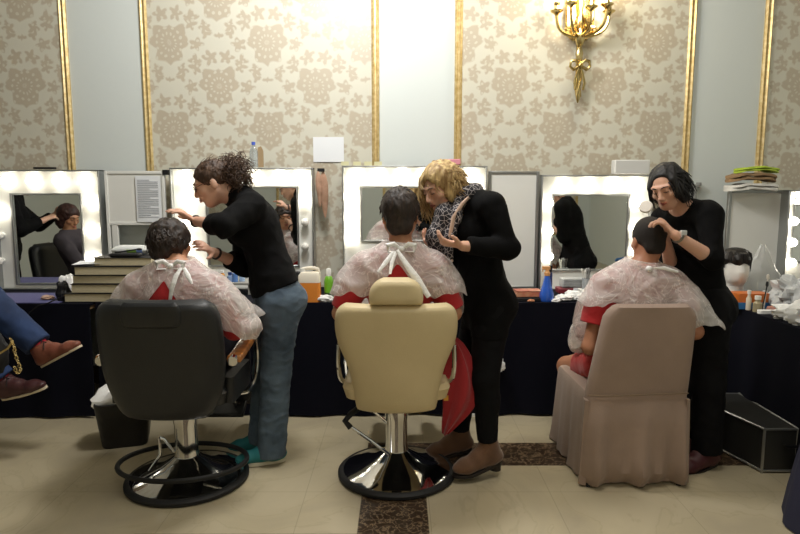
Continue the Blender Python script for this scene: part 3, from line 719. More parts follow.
# clear plastic bag hanging behind the head
def bagmesh(name,label,c,w,h,d,seed,m,cat='plastic bag',rz=0):
    b=MB(); rings=[]; N=26
    for i in range(15):
        t=i/14; ww=w*(.14+.86*min(1,t*1.5)**1.1*(1-.25*max(0,t-.8))) ; dd=d*(.2+.8*math.sin(min(1,t*1.15)*math.pi*.62))
        rings.append([((ww*math.cos(a))*(1+.13*mnoise.noise(Vector((a*1.3,t*5,seed)))), dd*math.sin(a)*(1+.5*mnoise.noise(Vector((a*2.6,t*4,seed+9)))), h*(1-t)+.02*mnoise.noise(Vector((a*2,t*3,seed+4)))) for a in [2*math.pi*k/N for k in range(N)]])
    b.loft(rings); o=b.build(name,m); o.location=c; o.rotation_euler=(0,0,rz); return tag(o,label,cat)
q=at(758,300,4.2)
bagmesh('clear_plastic_bag','clear plastic bag with a knotted top standing behind the mannequin head',(q[0]+.03,4.24,TZ+.001),.15,.36,.06,3,mat('clear_bag','cfd0cc',.25,alpha=.5,spec=.8))
q=at(742,315,3.9)
t=thing('orange_box','orange translucent box below the mannequin head','box',(at(741,310,3.88)[0]+.03,3.86,TZ))
MB().loft([rrect(0,0,.11,.06,.02,z_) for z_ in (0,.04)]).build('base', mat('blue_tub','2d6ea8',.4), t)
MB().loft([rrect(0,0,.105,.057,.02,z_) for z_ in (.041,.095)]).build('orange_tub', mat('orange_tub','cf6f2c',.35), t)
items=[(748,312,3.78,.016,.10,'d8cdb8','e9e6df','slim beige bottle standing before the orange box'),(757,313,3.72,.026,.075,'9a8f72','e6e4dc','squat glass bottle with a white cap before the plastic bag'),(764,306,3.95,.02,.07,'b8b7c4','dedede','small grey jar behind the squat bottle'),(777,306,3.98,.026,.075,'e4e8f0','3a58b8','white jar with a blue lid among the bags'),(768,308,3.92,.02,.055,'4661b0','dfe3ee','short blue jar beside the white one')]
for i,(px,py,Y_,r,h,c1,c2,lab) in enumerate(items):
    p=at(px,py,Y_); bottle('cosmetic_bottle',lab,p[0],Y_,TZ,[(.001,0),(r,0),(r,h*.7),(r*.55,h*.85),(r*.55,h)],mat('cb%d'%i,c1,.25),mat('cc%d'%i,c2,.4),[(r*.7,h),(r*.7,h+.022),(.001,h+.022)],group='small bottles before the clear bag')
p=at(750,300,3.82)
for i,(dx,h,lab) in enumerate(((0,.19,'pale brush handle standing upright in front of the clear bag'),(-.03,.15,'short black brush leaning next to the mannequin neck'))):
    m=MB(); m.tube([(0,0,0),(.012+.01*i,0,h)],.004,6); m.lathe([(.004,0),(.009,.01),(.007,.03),(.001,.035)],(.012+.01*i,0,h-.002),8); o=m.build('makeup_brush', mat(('pale_brush','black_brush')[i],('cfc7ba','141414')[i],.5)); o.location=(p[0]+.06+dx,3.77-.03*i,TZ+.001); tag(o,lab,'brush')
bags=[(762,3.50,(.10,.06,.045),51,M_tissue,'crumpled white plastic bag nearest the table corner'),(790,3.36,(.11,.06,.065),52,M_tissue,'large crumpled white bag in the middle of the right table'),(796,3.75,(.14,.10,.11),53,mat('grey_plastic','b9bbbb',.4),'grey-white plastic bag heaped at the right edge'),(792,3.17,(.11,.06,.045),54,mat('blue_plastic','2f6fae',.4),'blue plastic bag at the front of the right table')]
for px,Y_,r,sd,m_,lab in bags:
    p=at(px,320,Y_); crumple('plastic_bag',lab,(max(p[0],2.15+r[0]*.9),Y_,TZ+.001),r,m_,sd,'plastic bag',n=22,mm=12,amp=.45)
p=at(771,314,3.7); crumple('face_sponge','pinkish brown sponge lying between the bottles and the bags',(p[0]+.02,3.70,TZ+.001),(.05,.03,.02),mat('pink_sponge','a8786a',.9),61,'sponge')
p=at(745,328,3.5); m=MB(); m.loft([rrect(0,0,.05,.02,.018,z_) for z_ in (0,.02)]); o=m.build('soap_bar', M_tissue); o.location=(2.19,3.66,TZ+.001); tag(o,'flat white sponge bar at the corner of the right table','sponge')

# ---------------------------------------------------------------- barber chairs
def rows_from(pts, yo=lambda z:0.0): return [(z,hw,yo(z)) for z,hw in pts]
def chair_base(t, ringside, foot=True):
    b=MB(); b.lathe([(.001,.0),(.300,.0),(.312,.008),(.312,.022),(.300,.032),(.29,.034)],(0,0,0),56); b.build('rubber_rim', M_rubber, t)
    b=MB(); b.lathe([(.292,.030),(.27,.040),(.20,.062),(.13,.090),(.09,.115),(.062,.135),(.055,.16),(.001,.16)],(0,0,0),56); b.build('base_disc', M_chrome, t)
    b=MB(); b.lathe([(.062,.13),(.058,.17),(.058,.30),(.062,.33),(.062,.40),(.001,.40)],(0,0,0),32); b.build('column', M_chrome, t)
    b=MB(); b.box((0,0,.415),(.14,.14,.018)); b.box((0,.0,.44),(.05,.2,.02)); b.build('seat_bracket', M_blackplastic, t, bevel=.006)
def black_chair(label, loc, rz):
    t=thing('barber_chair', label, 'barber chair', loc, rz)
    chair_base(t, 1)
    b=MB(); b.torus((-.02,-.0,.10),.325,.013,64,10,sx=1.0,sy=.82,R=RX(-.06)); b.build('foot_ring', M_rubber, t)
    b=MB(); b.tube([(-.06,-.02,.16),(-.10,-.05,.24),(-.115,-.06,.25)],.009,8); b.tube([(-.115,-.06,.25),(-.115,-.06,.16),(-.16,-.1,.09)],.008,8); b.build('pump_lever', M_chrome, t)
    # seat
    s=MB(); s.loft([rrect(0,.03,hx,hy,.07,z) for z,hx,hy in ((.455,.22,.22),(.47,.26,.25),(.53,.275,.265),(.555,.26,.25),(.565,.22,.21))]); s.build('seat', M_blackleather, t)
    # backrest leaning back
    yo=lambda z:-.245-.16*(z-.45)
    R_=[(.41,.17),(.43,.205),(.47,.235),(.54,.262),(.62,.283),(.70,.292),(.82,.292),(.92,.288),(.97,.274),(.995,.25),(1.012,.21)]
    bk=MB(); bk.pillow(rows_from(R_,yo),.13,26,curve=.03,p=7,endp=9,front=.5); bo=bk.build('backrest', M_blackleather, t, sub=1)
    hp=MB(); hp.pillow([(z,hw,yo(z)-.055) for z,hw in ((.885,.105),(.895,.125),(.92,.138),(.965,.140),(.995,.132),(1.01,.112))],.05,16,p=6,endp=5); hp.build('headrest_pocket', M_blackleather, bo, sub=1)
    for sx in (-1,1):
        a=MB(); a.loft([[(sx*.315+u, y, z+v) for u,v in ((-.032,-.018),(.032,-.018),(.036,0),(.03,.016),(-.03,.016),(-.036,0))] for y,z in ((-.20,.70),(-.10,.705),(.05,.725),(.20,.75),(.27,.755),(.285,.75))]); ar=a.build('armrest', M_wood, t, bevel=.004)
        c=MB(); c.tube([(sx*.315,-.225,.695),(sx*.315,-.195,.70)],.024,10); c.build('armrest_cap', M_chrome, ar)
        u=MB(); u.tube(bez((sx*.325,.20,.735),(sx*.335,.24,.60),(sx*.335,.22,.46),(sx*.30,.10,.44),14),.011,8); u.tube([(sx*.30,.10,.44),(sx*.1,.02,.425)],.011,8); u.build('arm_support', M_chrome, t)
        g=MB(); g.loft([rrect(sx*.275,.0,.025,.17,.02,z) for z in (.47,.60)]); g.build('side_panel', M_blackleather, t)
    f=MB(); f.tube([(-.13,.22,.44),(-.14,.42,.27),(-.14,.46,.23)],.011,8); f.tube([(.13,.22,.44),(.14,.42,.27),(.14,.46,.23)],.011,8); f.build('footrest_arm', M_chrome, t)
    f=MB(); f.box((0,.47,.215),(.19,.06,.015),RX(.5)); f.build('footrest', M_blackleather, t, bevel=.008)
    return t
q1=np.array([-1.11,3.10])
bc=black_chair('black leather barber chair with wooden armrests under the dark-haired client at left', (q1[0],q1[1],0), .0)
c=copy_tree(bc); c.location=(-2.98,3.42,0); c.rotation_euler=(0,0,-math.pi/2+.1); c['label']='black barber chair beyond the left edge, carrying the client with crossed legs'

t=thing('barber_chair','cream leather barber chair with round headrest on a chrome pedestal','barber chair',(-.018,3.17,0),0)
chair_base(t,0)
s=MB(); s.loft([rrect(0,.0,hx,hy,.07,z) for z,hx,hy in ((.47,.2,.2),(.485,.25,.24),(.54,.265,.255),(.565,.25,.24),(.575,.2,.2))]); s.build('seat', M_creamleather, t)
yo=lambda z:-.27-.12*(z-.45)
pts=[(425,58.5),(437,60),(0,0)]
R_=[(.432,.188),(.44,.196),(.50,.205),(.56,.213),(.62,.224),(.68,.241),(.73,.262),(.78,.281),(.83,.291),(.88,.293),(.92,.289),(.945,.280),(.965,.262),(.978,.235)]
bk=MB(); bk.pillow(rows_from(R_,yo),.10,26,curve=.05,p=8,endp=12,front=.5); bo=bk.build('backrest', M_creamleather, t, sub=1)
hr=MB(); hr.pillow([(z,hw,-.335) for z,hw in ((.972,.116),(.985,.124),(1.01,.127),(1.04,.124),(1.068,.112),(1.09,.090),(1.105,.055))],.11,18,p=5,endp=5); hr.build('headrest', M_creamleather, t, sub=1)
sp=MB()
for sx in (-1,1): sp.tube([(sx*.05,-.33,.94),(sx*.05,-.335,1.0)],.008,8)
sp.build('headrest_post', M_chrome, t)
for sx in (-1,1):
    u=MB(); u.tube(bez((sx*.285,-.16,.74),(sx*.292,-.17,.60),(sx*.29,-.14,.54),(sx*.25,-.08,.53),12)+bez((sx*.25,-.08,.53),(sx*.28,.1,.54),(sx*.285,.22,.62),(sx*.28,.2,.72),12),.012,8); u.build('arm_support', M_chrome, t)
    a=MB(); a.loft([rrect(sx*.268,.05,.03,.17,.028,z) for z in (.725,.755)]); a.build('armrest', M_creamleather, t, bevel=.008)
l=MB(); l.tube([(-.04,-.06,.13),(-.13,-.10,.22),(-.235,-.12,.305)],.009,8); l.tube([(-.04,-.02,.28),(-.15,.0,.37)],.008,8); lo=l.build('pump_lever', M_chrome, t)
k=MB(); k.tube([(-.235,-.12,.30),(-.262,-.12,.335),(-.235,-.10,.365),(-.18,-.05,.39)],.016,10); k.build('lever_pedal', M_rubber, lo)
f=MB(); f.tube([(-.13,.2,.45),(-.14,.42,.27)],.011,8); f.tube([(.13,.2,.45),(.14,.42,.27)],.011,8); f.build('footrest_arm', M_chrome, t)
MB().box((0,.44,.24),(.19,.06,.015),RX(.5)).build('footrest', M_blackleather, t, bevel=.008)

# ---------------------------------------------------------------- covered banquet chair
t=thing('covered_chair','banquet chair under a beige slip cover with pleated skirt','chair',(1.195,3.06,0),.03)
def cover_ring(hx,y0,y1,z,amp,k=0):
    base=rrect(0,(y0+y1)/2,hx,(y1-y0)/2,.035,z,n=8); out=[]
    # densify
    n=len(base)
    for i in range(n):
        a=Vector(base[i]); b=Vector(base[(i+1)%n]); L=(b-a).length; m_=max(1,int(L/.02)) if L>.03 else 1
        m_=20 if L>.03 else 1
        for j in range(m_): out.append(a.lerp(b,j/m_))
    cx=Vector((0,(y0+y1)/2,z)); res=[]
    for p in out:
        d=(p-cx); d.z=0; s=math.atan2(d.y,d.x)
        w=amp*(math.sin(s*9+1.0)*.6+math.sin(s*17+k)*.4)
        res.append(tuple(p+d.normalized()*w))
    return res
sk=MB()
sk.loft([cover_ring(hx,y0,y1,z,amp) for z,hx,y0,y1,amp in ((.012,.262,-.02,.60,.024),(.10,.258,-.015,.59,.012),(.25,.252,-.005,.575,.007),(.40,.246,.0,.56,.003),(.455,.243,.0,.555,.001),(.472,.235,.008,.545,0),(.478,.20,.04,.51,0))])
so=sk.build('seat_skirt', M_cover, t)
bk=MB(); yo=lambda z: .0-.075*(z-.45) if z>.45 else -.02-.05*(.45-z)
rowsB=[]
for z in (.012,.08,.16,.24,.32,.40,.46,.49,.52,.60,.70,.78,.84,.88,.91,.932,.945):
    if z<.5: hw=.262+.012*(.5-z)/.5
    else: hw=.262-.03*(z-.5)/.38 
    if z>.86: hw=.233-.06*((z-.86)/.085)**2.2
    rowsB.append((z,hw,yo(z)+(.006*math.sin(z*60) if z<.1 else 0)))
bk.pillow(rowsB,.08,40,curve=.012,p=14,endp=40,front=.5)
# pleat folds low down
vs=[]
for (x,y,z) in bk.v:
    if z<.46: y-= .026*(1-z/.46)*(math.sin(x*26+.6)+.6*math.sin(x*57))*(1 if y<0 else .3)
    y-= .004*mnoise.noise(Vector((x*5,z*6,1.3)))*2
    x += .055*max(0,z-.3)/.6 - .008
    vs.append((x,y,z))
bk.v=vs; bo=bk.build('back_cover', M_cover, t)
sm=MB(); sm.tube([(x,yo(.485)-.047+.012*(x/.262)**2,.485+.004*math.sin(x*9)) for x in np.linspace(-.255,.255,24)],.0035,6); sm.build('seam', mat('seam_thread','7d6a56',.8), bo)
for sx in (-1,1):
    pl=MB(); pl.loft([[(sx*(.262+o_), -.035+yy, z) for o_,yy in ((-.01,-.012),(.006+.018*(1-z/.46),.0),(.0,.05),(-.015,.04))] for z in (.012,.12,.25,.38,.455)]); pl.build('corner_pleat', M_cover, t)
    MB().cyl((sx*.235,-.03,0),.014,.02,10).build('leg', M_black, t)
    MB().cyl((sx*.215,.545,0),.014,.02,10).build('leg', M_black, t)

# ---------------------------------------------------------------- floor things
# bin with liner
q=at(118,432,3.55); t=thing('waste_bin','black waste bin with a white liner behind the black barber chair','bin',(at(122,425,3.55)[0],3.60,0),.3)
MB().loft([rrect(0,0,hx,hy,.04,z) for z,hx,hy in ((0,.12,.10),(.01,.125,.105),(.27,.155,.13),(.275,.148,.123),(.05,.118,.095))]).build('bin_body', mat('black_bag_plastic','101014',.4,bump=.4,bscale=20), t)
b=MB(); rings=[]
for z,s in ((.24,.9),(.275,1.02),(.30,1.0),(.33,.75),(.345,.3)):
    rings.append([(s*.15*math.cos(a)*(1+.15*math.sin(5*a+z*30))-.02, s*.12*math.sin(a)*(1+.12*math.sin(7*a)), z+.02*math.sin(3*a)) for a in [2*math.pi*k/24 for k in range(24)]])
b.loft(rings); b.build('liner', M_tissue, t)
# aluminium flight case at right
ca=at(766,470,3.25); 
t=thing('aluminium_case','silver aluminium case standing on the floor under the right table','flight case',(1.99,3.33,0),-.0)
A=np.array([1.90-1.95,3.22-3.36]); 
# plan: long dark face runs from front-left corner back to the left
cs=MB(); P=[(-.055,-.16),(.125,-.16),(.125,.42),(-.215,.42)]
cs.prism(P,2,.008,.245); cs.build('case_body', mat('case_panel','3c3c3a',.4,.5,bump=.1,bscale=80), t, bevel=.004)
ed=MB()
for i in range(4):
    a,b_=P[i],P[(i+1)%4]
    for z in (.012,.243): ed.tube([(a[0],a[1],z),(b_[0],b_[1],z)],.007,6)
    ed.tube([(a[0],a[1],.0),(a[0],a[1],.25)],.008,6)
ed.build('edge_trim', M_alu, t)
h=MB(); h.tube([(.05,-.168,.16),(.05,-.19,.16),(.2,-.19,.16),(.2,-.168,.16)],.008,6); h.build('handle', M_blackplastic, t)
# dark draped stool at bottom right
t=thing('draped_stool','dark blue cloth-covered stool cut by the lower right corner','stool',(2.03,2.58,0),.0)
d=MB(); d.loft([[ (r*math.cos(a)*(1+.03*math.sin(9*a)),r*math.sin(a)*(1+.03*math.sin(9*a)),z) for a in [2*math.pi*k/48 for k in range(48)]] for z,r in ((.008,.30),(.12,.285),(.27,.26),(.40,.235),(.44,.225),(.452,.20))]); d.build('cloth_cover', mat('slate_blue_cloth','23243a',.85,bump=.1,bscale=200), t)
MB().lathe([(.2,.0),(.205,.006)],(0,0,0),20).build('foot', M_black, t)
# tissue caught on the cloth, red jacket
q=at(498,368,3.95); m=crumple('tissue_wad','white tissue caught on the navy cloth beside the black leggings',(q[0],3.985,q[2]-.04),(.04,.03,.045),M_tissue,71,'tissue',amp=.5)
q=at(475,417,3.9); m=MB(); m.box((0,0,.016),(.035,.004,.012)); o=m.build('floor_socket', M_white, bevel=.003); o.location=(q[0],3.935,.02); tag(o,'small white tag at the foot of the navy cloth','tag')
# ================================================================ people
class SDF:
    """smooth-blended distance field; mesh() extracts one continuous surface"""
    def __init__(s, h): s.h = h; s.pr = []
    def cone(s, a, b, ra, rb, k=.02, flat=None, cap=(False,False), op='u'):
        a = np.asarray(a,float); b = np.asarray(b,float); ab = b-a; L2 = max(ab@ab,1e-9); L = L2**.5
        def fn(X,Y,Z):
            x,y,z = X-a[0], Y-a[1], Z-a[2]
            tr = (x*ab[0]+y*ab[1]+z*ab[2])/L2; t = np.clip(tr,0,1)
            x = x-t*ab[0]; y = y-t*ab[1]; z = z-t*ab[2]; q = x*x+y*y+z*z
            if flat is not None:
                f = unit(flat[0]); c = x*f[0]+y*f[1]+z*f[2]; q = q + c*c*(1/flat[1]**2-1)
            d = np.sqrt(np.maximum(q,0))-(ra+(rb-ra)*t)
            if cap[1]: d = np.maximum(d,(tr-1)*L)
            if cap[0]: d = np.maximum(d,-tr*L)
            return d
        r = max(ra,rb); lo = np.minimum(a,b)-r; hi = np.maximum(a,b)+r
        s.pr.append((fn,lo,hi,k,op)); return s
    def ell(s, c, r, R=None, k=.02, op='u'):
        c = np.asarray(c,float); r = np.asarray(r,float); R = np.eye(3) if R is None else R
        def fn(X,Y,Z):
            x,y,z = X-c[0], Y-c[1], Z-c[2]
            u = (x*R[0,0]+y*R[1,0]+z*R[2,0]); v = (x*R[0,1]+y*R[1,1]+z*R[2,1]); w = (x*R[0,2]+y*R[1,2]+z*R[2,2])
            k0 = np.sqrt((u/r[0])**2+(v/r[1])**2+(w/r[2])**2); k1 = np.sqrt((u/r[0]**2)**2+(v/r[1]**2)**2+(w/r[2]**2)**2)
            return k0*(k0-1)/np.maximum(k1,1e-6)
        e = np.abs(R)@r; s.pr.append((fn,c-e,c+e,k,op)); return s
    def cut(s, p, n, k=.004, lo=None, hi=None):
        """remove everything on the n side of the plane through p"""
        p = np.asarray(p,float); n = unit(n)
        def fn(X,Y,Z): return (X-p[0])*n[0]+(Y-p[1])*n[1]+(Z-p[2])*n[2]
        s.pr.append((fn,lo,hi,k,'c')); return s
    def mesh(s):
        us = [p for p in s.pr if p[4]=='u']; h = s.h
        lo = np.min([p[1] for p in us],0)-3*h-.02; hi = np.max([p[2] for p in us],0)+3*h+.02
        n = np.ceil((hi-lo)/h).astype(int)+1
        F = np.full(n, 1.0, np.float32)
        ax = [ (lo[i]+h*np.arange(n[i])).astype(np.float32) for i in range(3)]
        for fn,l,u,k,op in s.pr:
            if l is None: i0 = np.zeros(3,int); i1 = n
            else:
                m = k+3*h
                i0 = np.clip(((l-m-lo)/h).astype(int),0,n); i1 = np.clip(((u+m-lo)/h).astype(int)+2,0,n)
            sl = tuple(slice(i0[i],i1[i]) for i in range(3))
            X = ax[0][sl[0]][:,None,None]; Y = ax[1][sl[1]][None,:,None]; Z = ax[2][sl[2]][None,None,:]
            d = fn(X,Y,Z).astype(np.float32); A = F[sl]
            if op == 'u':
                e = np.maximum(k-np.abs(A-d),0)/max(k,1e-6); F[sl] = np.minimum(A,d)-e*e*k*.25
            elif op == 's':
                d = -d; e = np.maximum(k-np.abs(A-d),0)/max(k,1e-6); F[sl] = np.maximum(A,d)+e*e*k*.25
            else:
                F[sl] = np.maximum(A,d)
        return surface_nets(F, lo, h)
def surface_nets(F, lo, h):
    S = F < 0
    c = np.zeros(tuple(np.array(F.shape)-1), np.int8)
    for i in (0,1):
        for j in (0,1):
            for k in (0,1): c += S[i:S.shape[0]-1+i, j:S.shape[1]-1+j, k:S.shape[2]-1+k]
    idx = np.argwhere((c>0)&(c<8)); vid = np.full(c.shape,-1,np.int32); vid[tuple(idx.T)] = np.arange(len(idx))
    pos = np.zeros((len(idx),3)); cnt = np.zeros(len(idx))
    for ax in range(3):
        o = [a for a in range(3) if a != ax]
        for u in (0,1):
            for v in (0,1):
                p0 = idx.copy(); p0[:,o[0]] += u; p0[:,o[1]] += v; p1 = p0.copy(); p1[:,ax] += 1
                a = F[tuple(p0.T)]; b = F[tuple(p1.T)]; m = (a<0)!=(b<0)
                t = np.where(m, a/np.where(m,(a-b),1), 0); q = p0.astype(float); q[:,ax] += t
                pos[m] += q[m]; cnt[m] += 1
    pos /= cnt[:,None]; faces = []
    for ax in range(3):
        o = [a for a in range(3) if a != ax]
        sa = [slice(None)]*3; sb = [slice(None)]*3; sa[ax] = slice(0,-1); sb[ax] = slice(1,None)
        A = S[tuple(sa)]; B = S[tuple(sb)]; e = np.argwhere(A!=B)
        e = e[(e[:,o[0]]>0)&(e[:,o[1]]>0)&(e[:,o[0]]<F.shape[o[0]]-1)&(e[:,o[1]]<F.shape[o[1]]-1)]
        ins = A[tuple(e.T)]; qs = []
        for du,dv in ((-1,-1),(0,-1),(0,0),(-1,0)):
            p = e.copy(); p[:,o[0]] += du; p[:,o[1]] += dv; qs.append(vid[tuple(p.T)])
        q = np.stack(qs,1); fl = ins if ax != 1 else ~ins
        q[~fl] = q[~fl][:,::-1]; faces.append(q)
    f = np.concatenate(faces); f = f[(f>=0).all(1)]
    return pos*h+lo, f
def vnormals(v, f):
    n = np.cross(v[f[:,2]]-v[f[:,0]], v[f[:,3]]-v[f[:,1]]); N = np.zeros_like(v)
    for i in range(4): np.add.at(N, f[:,i], n)
    return N/np.maximum(np.linalg.norm(N,axis=1,keepdims=True),1e-9)
def relax(v, f, it=2, lam=.5):
    e = np.concatenate([f[:,[0,1]],f[:,[1,2]],f[:,[2,3]],f[:,[3,0]]])
    for _ in range(it):
        s = np.zeros_like(v); c = np.zeros(len(v)); np.add.at(s,e[:,0],v[e[:,1]]); np.add.at(s,e[:,1],v[e[:,0]])
        np.add.at(c,e[:,0],1); np.add.at(c,e[:,1],1); v = v*(1-lam)+lam*s/np.maximum(c,1)[:,None]
    return v
def wrinkle(v, f, amp, scale, seed=0, stretch=(1,1,1), ridge=True):
    n = vnormals(v,f); st = np.asarray(stretch,float); out = v.copy()
    for i,p in enumerate(v):
        q = Vector(p*st*scale+seed*7.3); a = mnoise.noise(q); b = mnoise.noise(q*2.3)
        d = (1-abs(a)*2.2)*.7+b*.35 if ridge else a+b*.4
        out[i] = p+n[i]*amp*d
    return out
def link_mesh(name, v, f, m, parent=None, rel=(0,0,0), loc=None):
    me = bpy.data.meshes.new(name); v = np.asarray(v)-np.asarray(rel,float)
    me.from_pydata(v.tolist(), [], [tuple(int(i) for i in q) for q in f])
    for x in (m if isinstance(m,(list,tuple)) else [m]): me.materials.append(x)
    me.polygons.foreach_set('use_smooth',[True]*len(me.polygons)); me.update()
    o = bpy.data.objects.new(name, me); COL.objects.link(o)
    if parent is not None: o.parent = parent
    if loc is not None: o.location = loc
    return o

def hand(S, w, d, n, right, curl=(.35,.5,.4), spread=.12, thumb=(.6,.75,.35), scale=1.0):
    d = unit(d); n = unit(np.asarray(n,float)-d*(np.asarray(n,float)@d)); sd = np.cross(d,n)*(1 if right else -1); q = scale
    w = np.asarray(w,float)
    S.cone(w-d*.01, w+d*.082*q, .024*q, .036*q, k=.015, flat=(n,.48))
    S.cone(w+d*.03*q+sd*.015*q, w+d*.05*q+sd*.02*q, .016*q, .014*q, k=.01)
    for i,(off,L) in enumerate(((.029,.074),(.010,.083),(-.010,.077),(-.028,.060))):
        p = w+d*.078*q+sd*off*q; ang = 0.0; ex = .06*i
        for j,fr in enumerate((.45,.31,.24)):
            ang += curl[j]*(1+ex)
            dd = unit(d*math.cos(ang)+n*math.sin(ang)+sd*spread*(1.5-i)*.5*math.cos(ang)); p2 = p+dd*L*fr*q
            r0 = (.0093,.0085,.0077)[j]*q; r1 = (.0085,.0077,.0062)[j]*q
            S.cone(p,p2,r0,r1,k=.003); p = p2
    p = w+d*.022*q+sd*.024*q; dd = unit(d*thumb[0]+sd*thumb[1]+n*thumb[2]); p2 = p+dd*.042*q
    S.cone(p,p2,.0135*q,.0105*q,k=.01); d3 = unit(dd*.8+d*.5); S.cone(p2,p2+d3*.028*q,.0105*q,.0085*q,k=.004)

def headframe(F, U=(0,0,1)):
    F = unit(F); U = np.asarray(U,float); U = unit(U-F*(U@F)); R = np.cross(F,U)
    return np.stack([R,F,U],1)
def add_head(S, H, R, s=1.0, female=True):
    T = lambda x,y,z: H+R@(np.array([x,y,z])*s)
    q = lambda *r: np.array(r)*s
    S.ell(T(0,-.014,.030), q(.073,.094,.083), R, k=.02)
    jw = .90 if female else 1.0
    S.ell(T(0,.022,-.035), q(.056*jw,.066,.070), R, k=.035)
    S.ell(T(0,.052,-.088), q(.026,.024,.020), R, k=.03)
    for sx in (-1,1):
        S.cone(T(sx*.052*jw,-.0,-.045), T(sx*.024*jw,.055,-.085), .018*s*jw,.016*s*jw, k=.03)
        S.ell(T(sx*.040,.060,-.018), q(.020,.018,.016), R, k=.025)
        S.ell(T(sx*.031,.090,.010), q(.017,.013,.010), R, k=.012, op='s')
        S.ell(T(sx*.030,.077,.010), q(.0135,.0125,.0105), R, k=.004)
        S.ell(T(sx*.075,-.008,-.008), q(.008,.018,.030), R, k=.006)
        S.ell(T(sx*.011,.098,-.028), q(.008,.009,.007), R, k=.008)
        S.cone(T(sx*.012,.083,.033), T(sx*.045,.072,.032), .009*s,.007*s, k=.015)
    S.cone(T(0,.084,.018), T(0,.107,-.022), .0075*s,.0105*s, k=.012)
    S.ell(T(0,.083,-.048), q(.022,.014,.013), R, k=.012)
    S.ell(T(0,.0935,-.051), q(.017,.006,.0045), R, k=.004)
    S.ell(T(0,.091,-.060), q(.014,.007,.005), R, k=.004)
def face_bits(o, H, R, base, s, brow, lip, eyes=True):
    T = lambda x,y,z: tuple(H+R@(np.array([x,y,z])*s)-base)
    for sx in (-1,1):
        m = MB(); m.tube([T(sx*.014,.0905,.030),T(sx*.028,.0895,.036),T(sx*.046,.0765,.033)],[.003*s,.0034*s,.0018*s],6); m.build('eyebrow', brow, o)
        m = MB(); m.tube([T(sx*.018,.088,.007),T(sx*.030,.0905,.0045),T(sx*.043,.082,.006)],[.0012*s,.002*s,.0014*s],6); m.build('eyelashes', M_black, o)
    m = MB(); m.tube([T(-.021,.091,-.0535),T(-.008,.0985,-.0500),T(0,.0995,-.0515),T(.008,.0985,-.0500),T(.021,.091,-.0535)],[.001,.004*s,.0038*s,.004*s,.001],8)
    m.tube([T(-.018,.090,-.056),T(0,.0975,-.0605),T(.018,.090,-.056)],[.001,.0048*s,.001],8); m.build('lips', lip, o)

M_skinA = mat('skin_light','dcb098',.5,col2='d09f86',nscale=9,subsurf=.12)
M_skinB = mat('skin_tan','c08c6c',.5,col2='b07c5c',nscale=9,subsurf=.12)
M_skinC = mat('skin_medium','b07a5c',.5,col2='a26d50',nscale=9,subsurf=.12)
M_lip = mat('lips','a2564e',.4)
def hairmat(nm,c1,c2): return mat(nm,c1,.6,col2=c2,nscale=55,stretch=(1,1,.25),bump=.5,bscale=90)
M_hdark = hairmat('hair_dark_brown','1e1612','35261d')
M_hblack = hairmat('hair_black','0d0b0b','1b1718')
M_hbrown = hairmat('hair_brown_curly','3b2a20','5d4432')
M_hblond = hairmat('hair_blonde','8a6a40','d9bd86')
M_buzz = mat('hair_buzz','1f1813',.8,bump=.6,bscale=400)
M_blackknit = mat('black_knit','0c0c0d',.9,spec=.15,bump=.25,bscale=240)
M_blackjersey = mat('black_jersey','0a0a0b',.9,spec=.15,bump=.15,bscale=180)
M_legging = mat('black_leggings','09090c',.85,spec=.2)
M_denim = mat('washed_denim','596a79',.85,col2='32414f',nscale=5,bump=.2,bscale=260)
M_bluejean = mat('deep_blue_denim','233a63',.85,col2='1a2b4c',nscale=6,bump=.2,bscale=240)
M_red = mat('red_jersey','b3161c',.75,sheen=.2,bump=.15,bscale=160)
M_redshort = mat('red_shorts','b32420',.75,sheen=.2)
M_darktrouser = mat('navy_trousers','161a2c',.85)

def frames(J):
    up = unit(J['N']-J['W']); L = unit(J['SL']-J['SR']); f = unit(np.cross(L,up))
    return up, L, f
def torso(S, J, i=0.0, b=1.0, k=.05, female=True, low=True):
    up, L, f = frames(J); P,W,C,N = J['P'],J['W'],J['C'],J['N']
    hw = unit(J['hipL']-J['hipR']); pf = unit(np.cross(hw, unit(W-P)))
    if low: S.cone(P-unit(W-P)*.03, lerp(P,W,.35), .150*b+i,.145*b+i, k=k, flat=(pf,.74))
    S.cone(lerp(P,W,.35), W, .145*b+i,.122*b+i, k=k, flat=(pf,.74))
    S.cone(W, C, .122*b+i,.145*b+i, k=k, flat=(f,.72))
    S.cone(C, lerp(C,N,.55), .145*b+i,.11*b+i, k=k, flat=(f,.68))
    S.cone(lerp(J['SL'],J['SR'],.12), lerp(J['SL'],J['SR'],.88), .058*b+i,.058*b+i, k=k)
    for s_ in ('SL','SR'): S.cone(N-up*.015, lerp(N,J[s_],.8), .045+i,.040+i, k=.04)
    if female:
        for s_ in (-1,1): S.ell(C+f*(.085*b)+L*(s_*.068)-up*.01, np.array([.062,.062,.062])*b+i, k=.04)
    if low:
        for s_ in (-1,1): S.ell(P-pf*.06+hw*s_*.065-unit(W-P)*.03, np.array([.085,.085,.09])*b+i, k=.05)
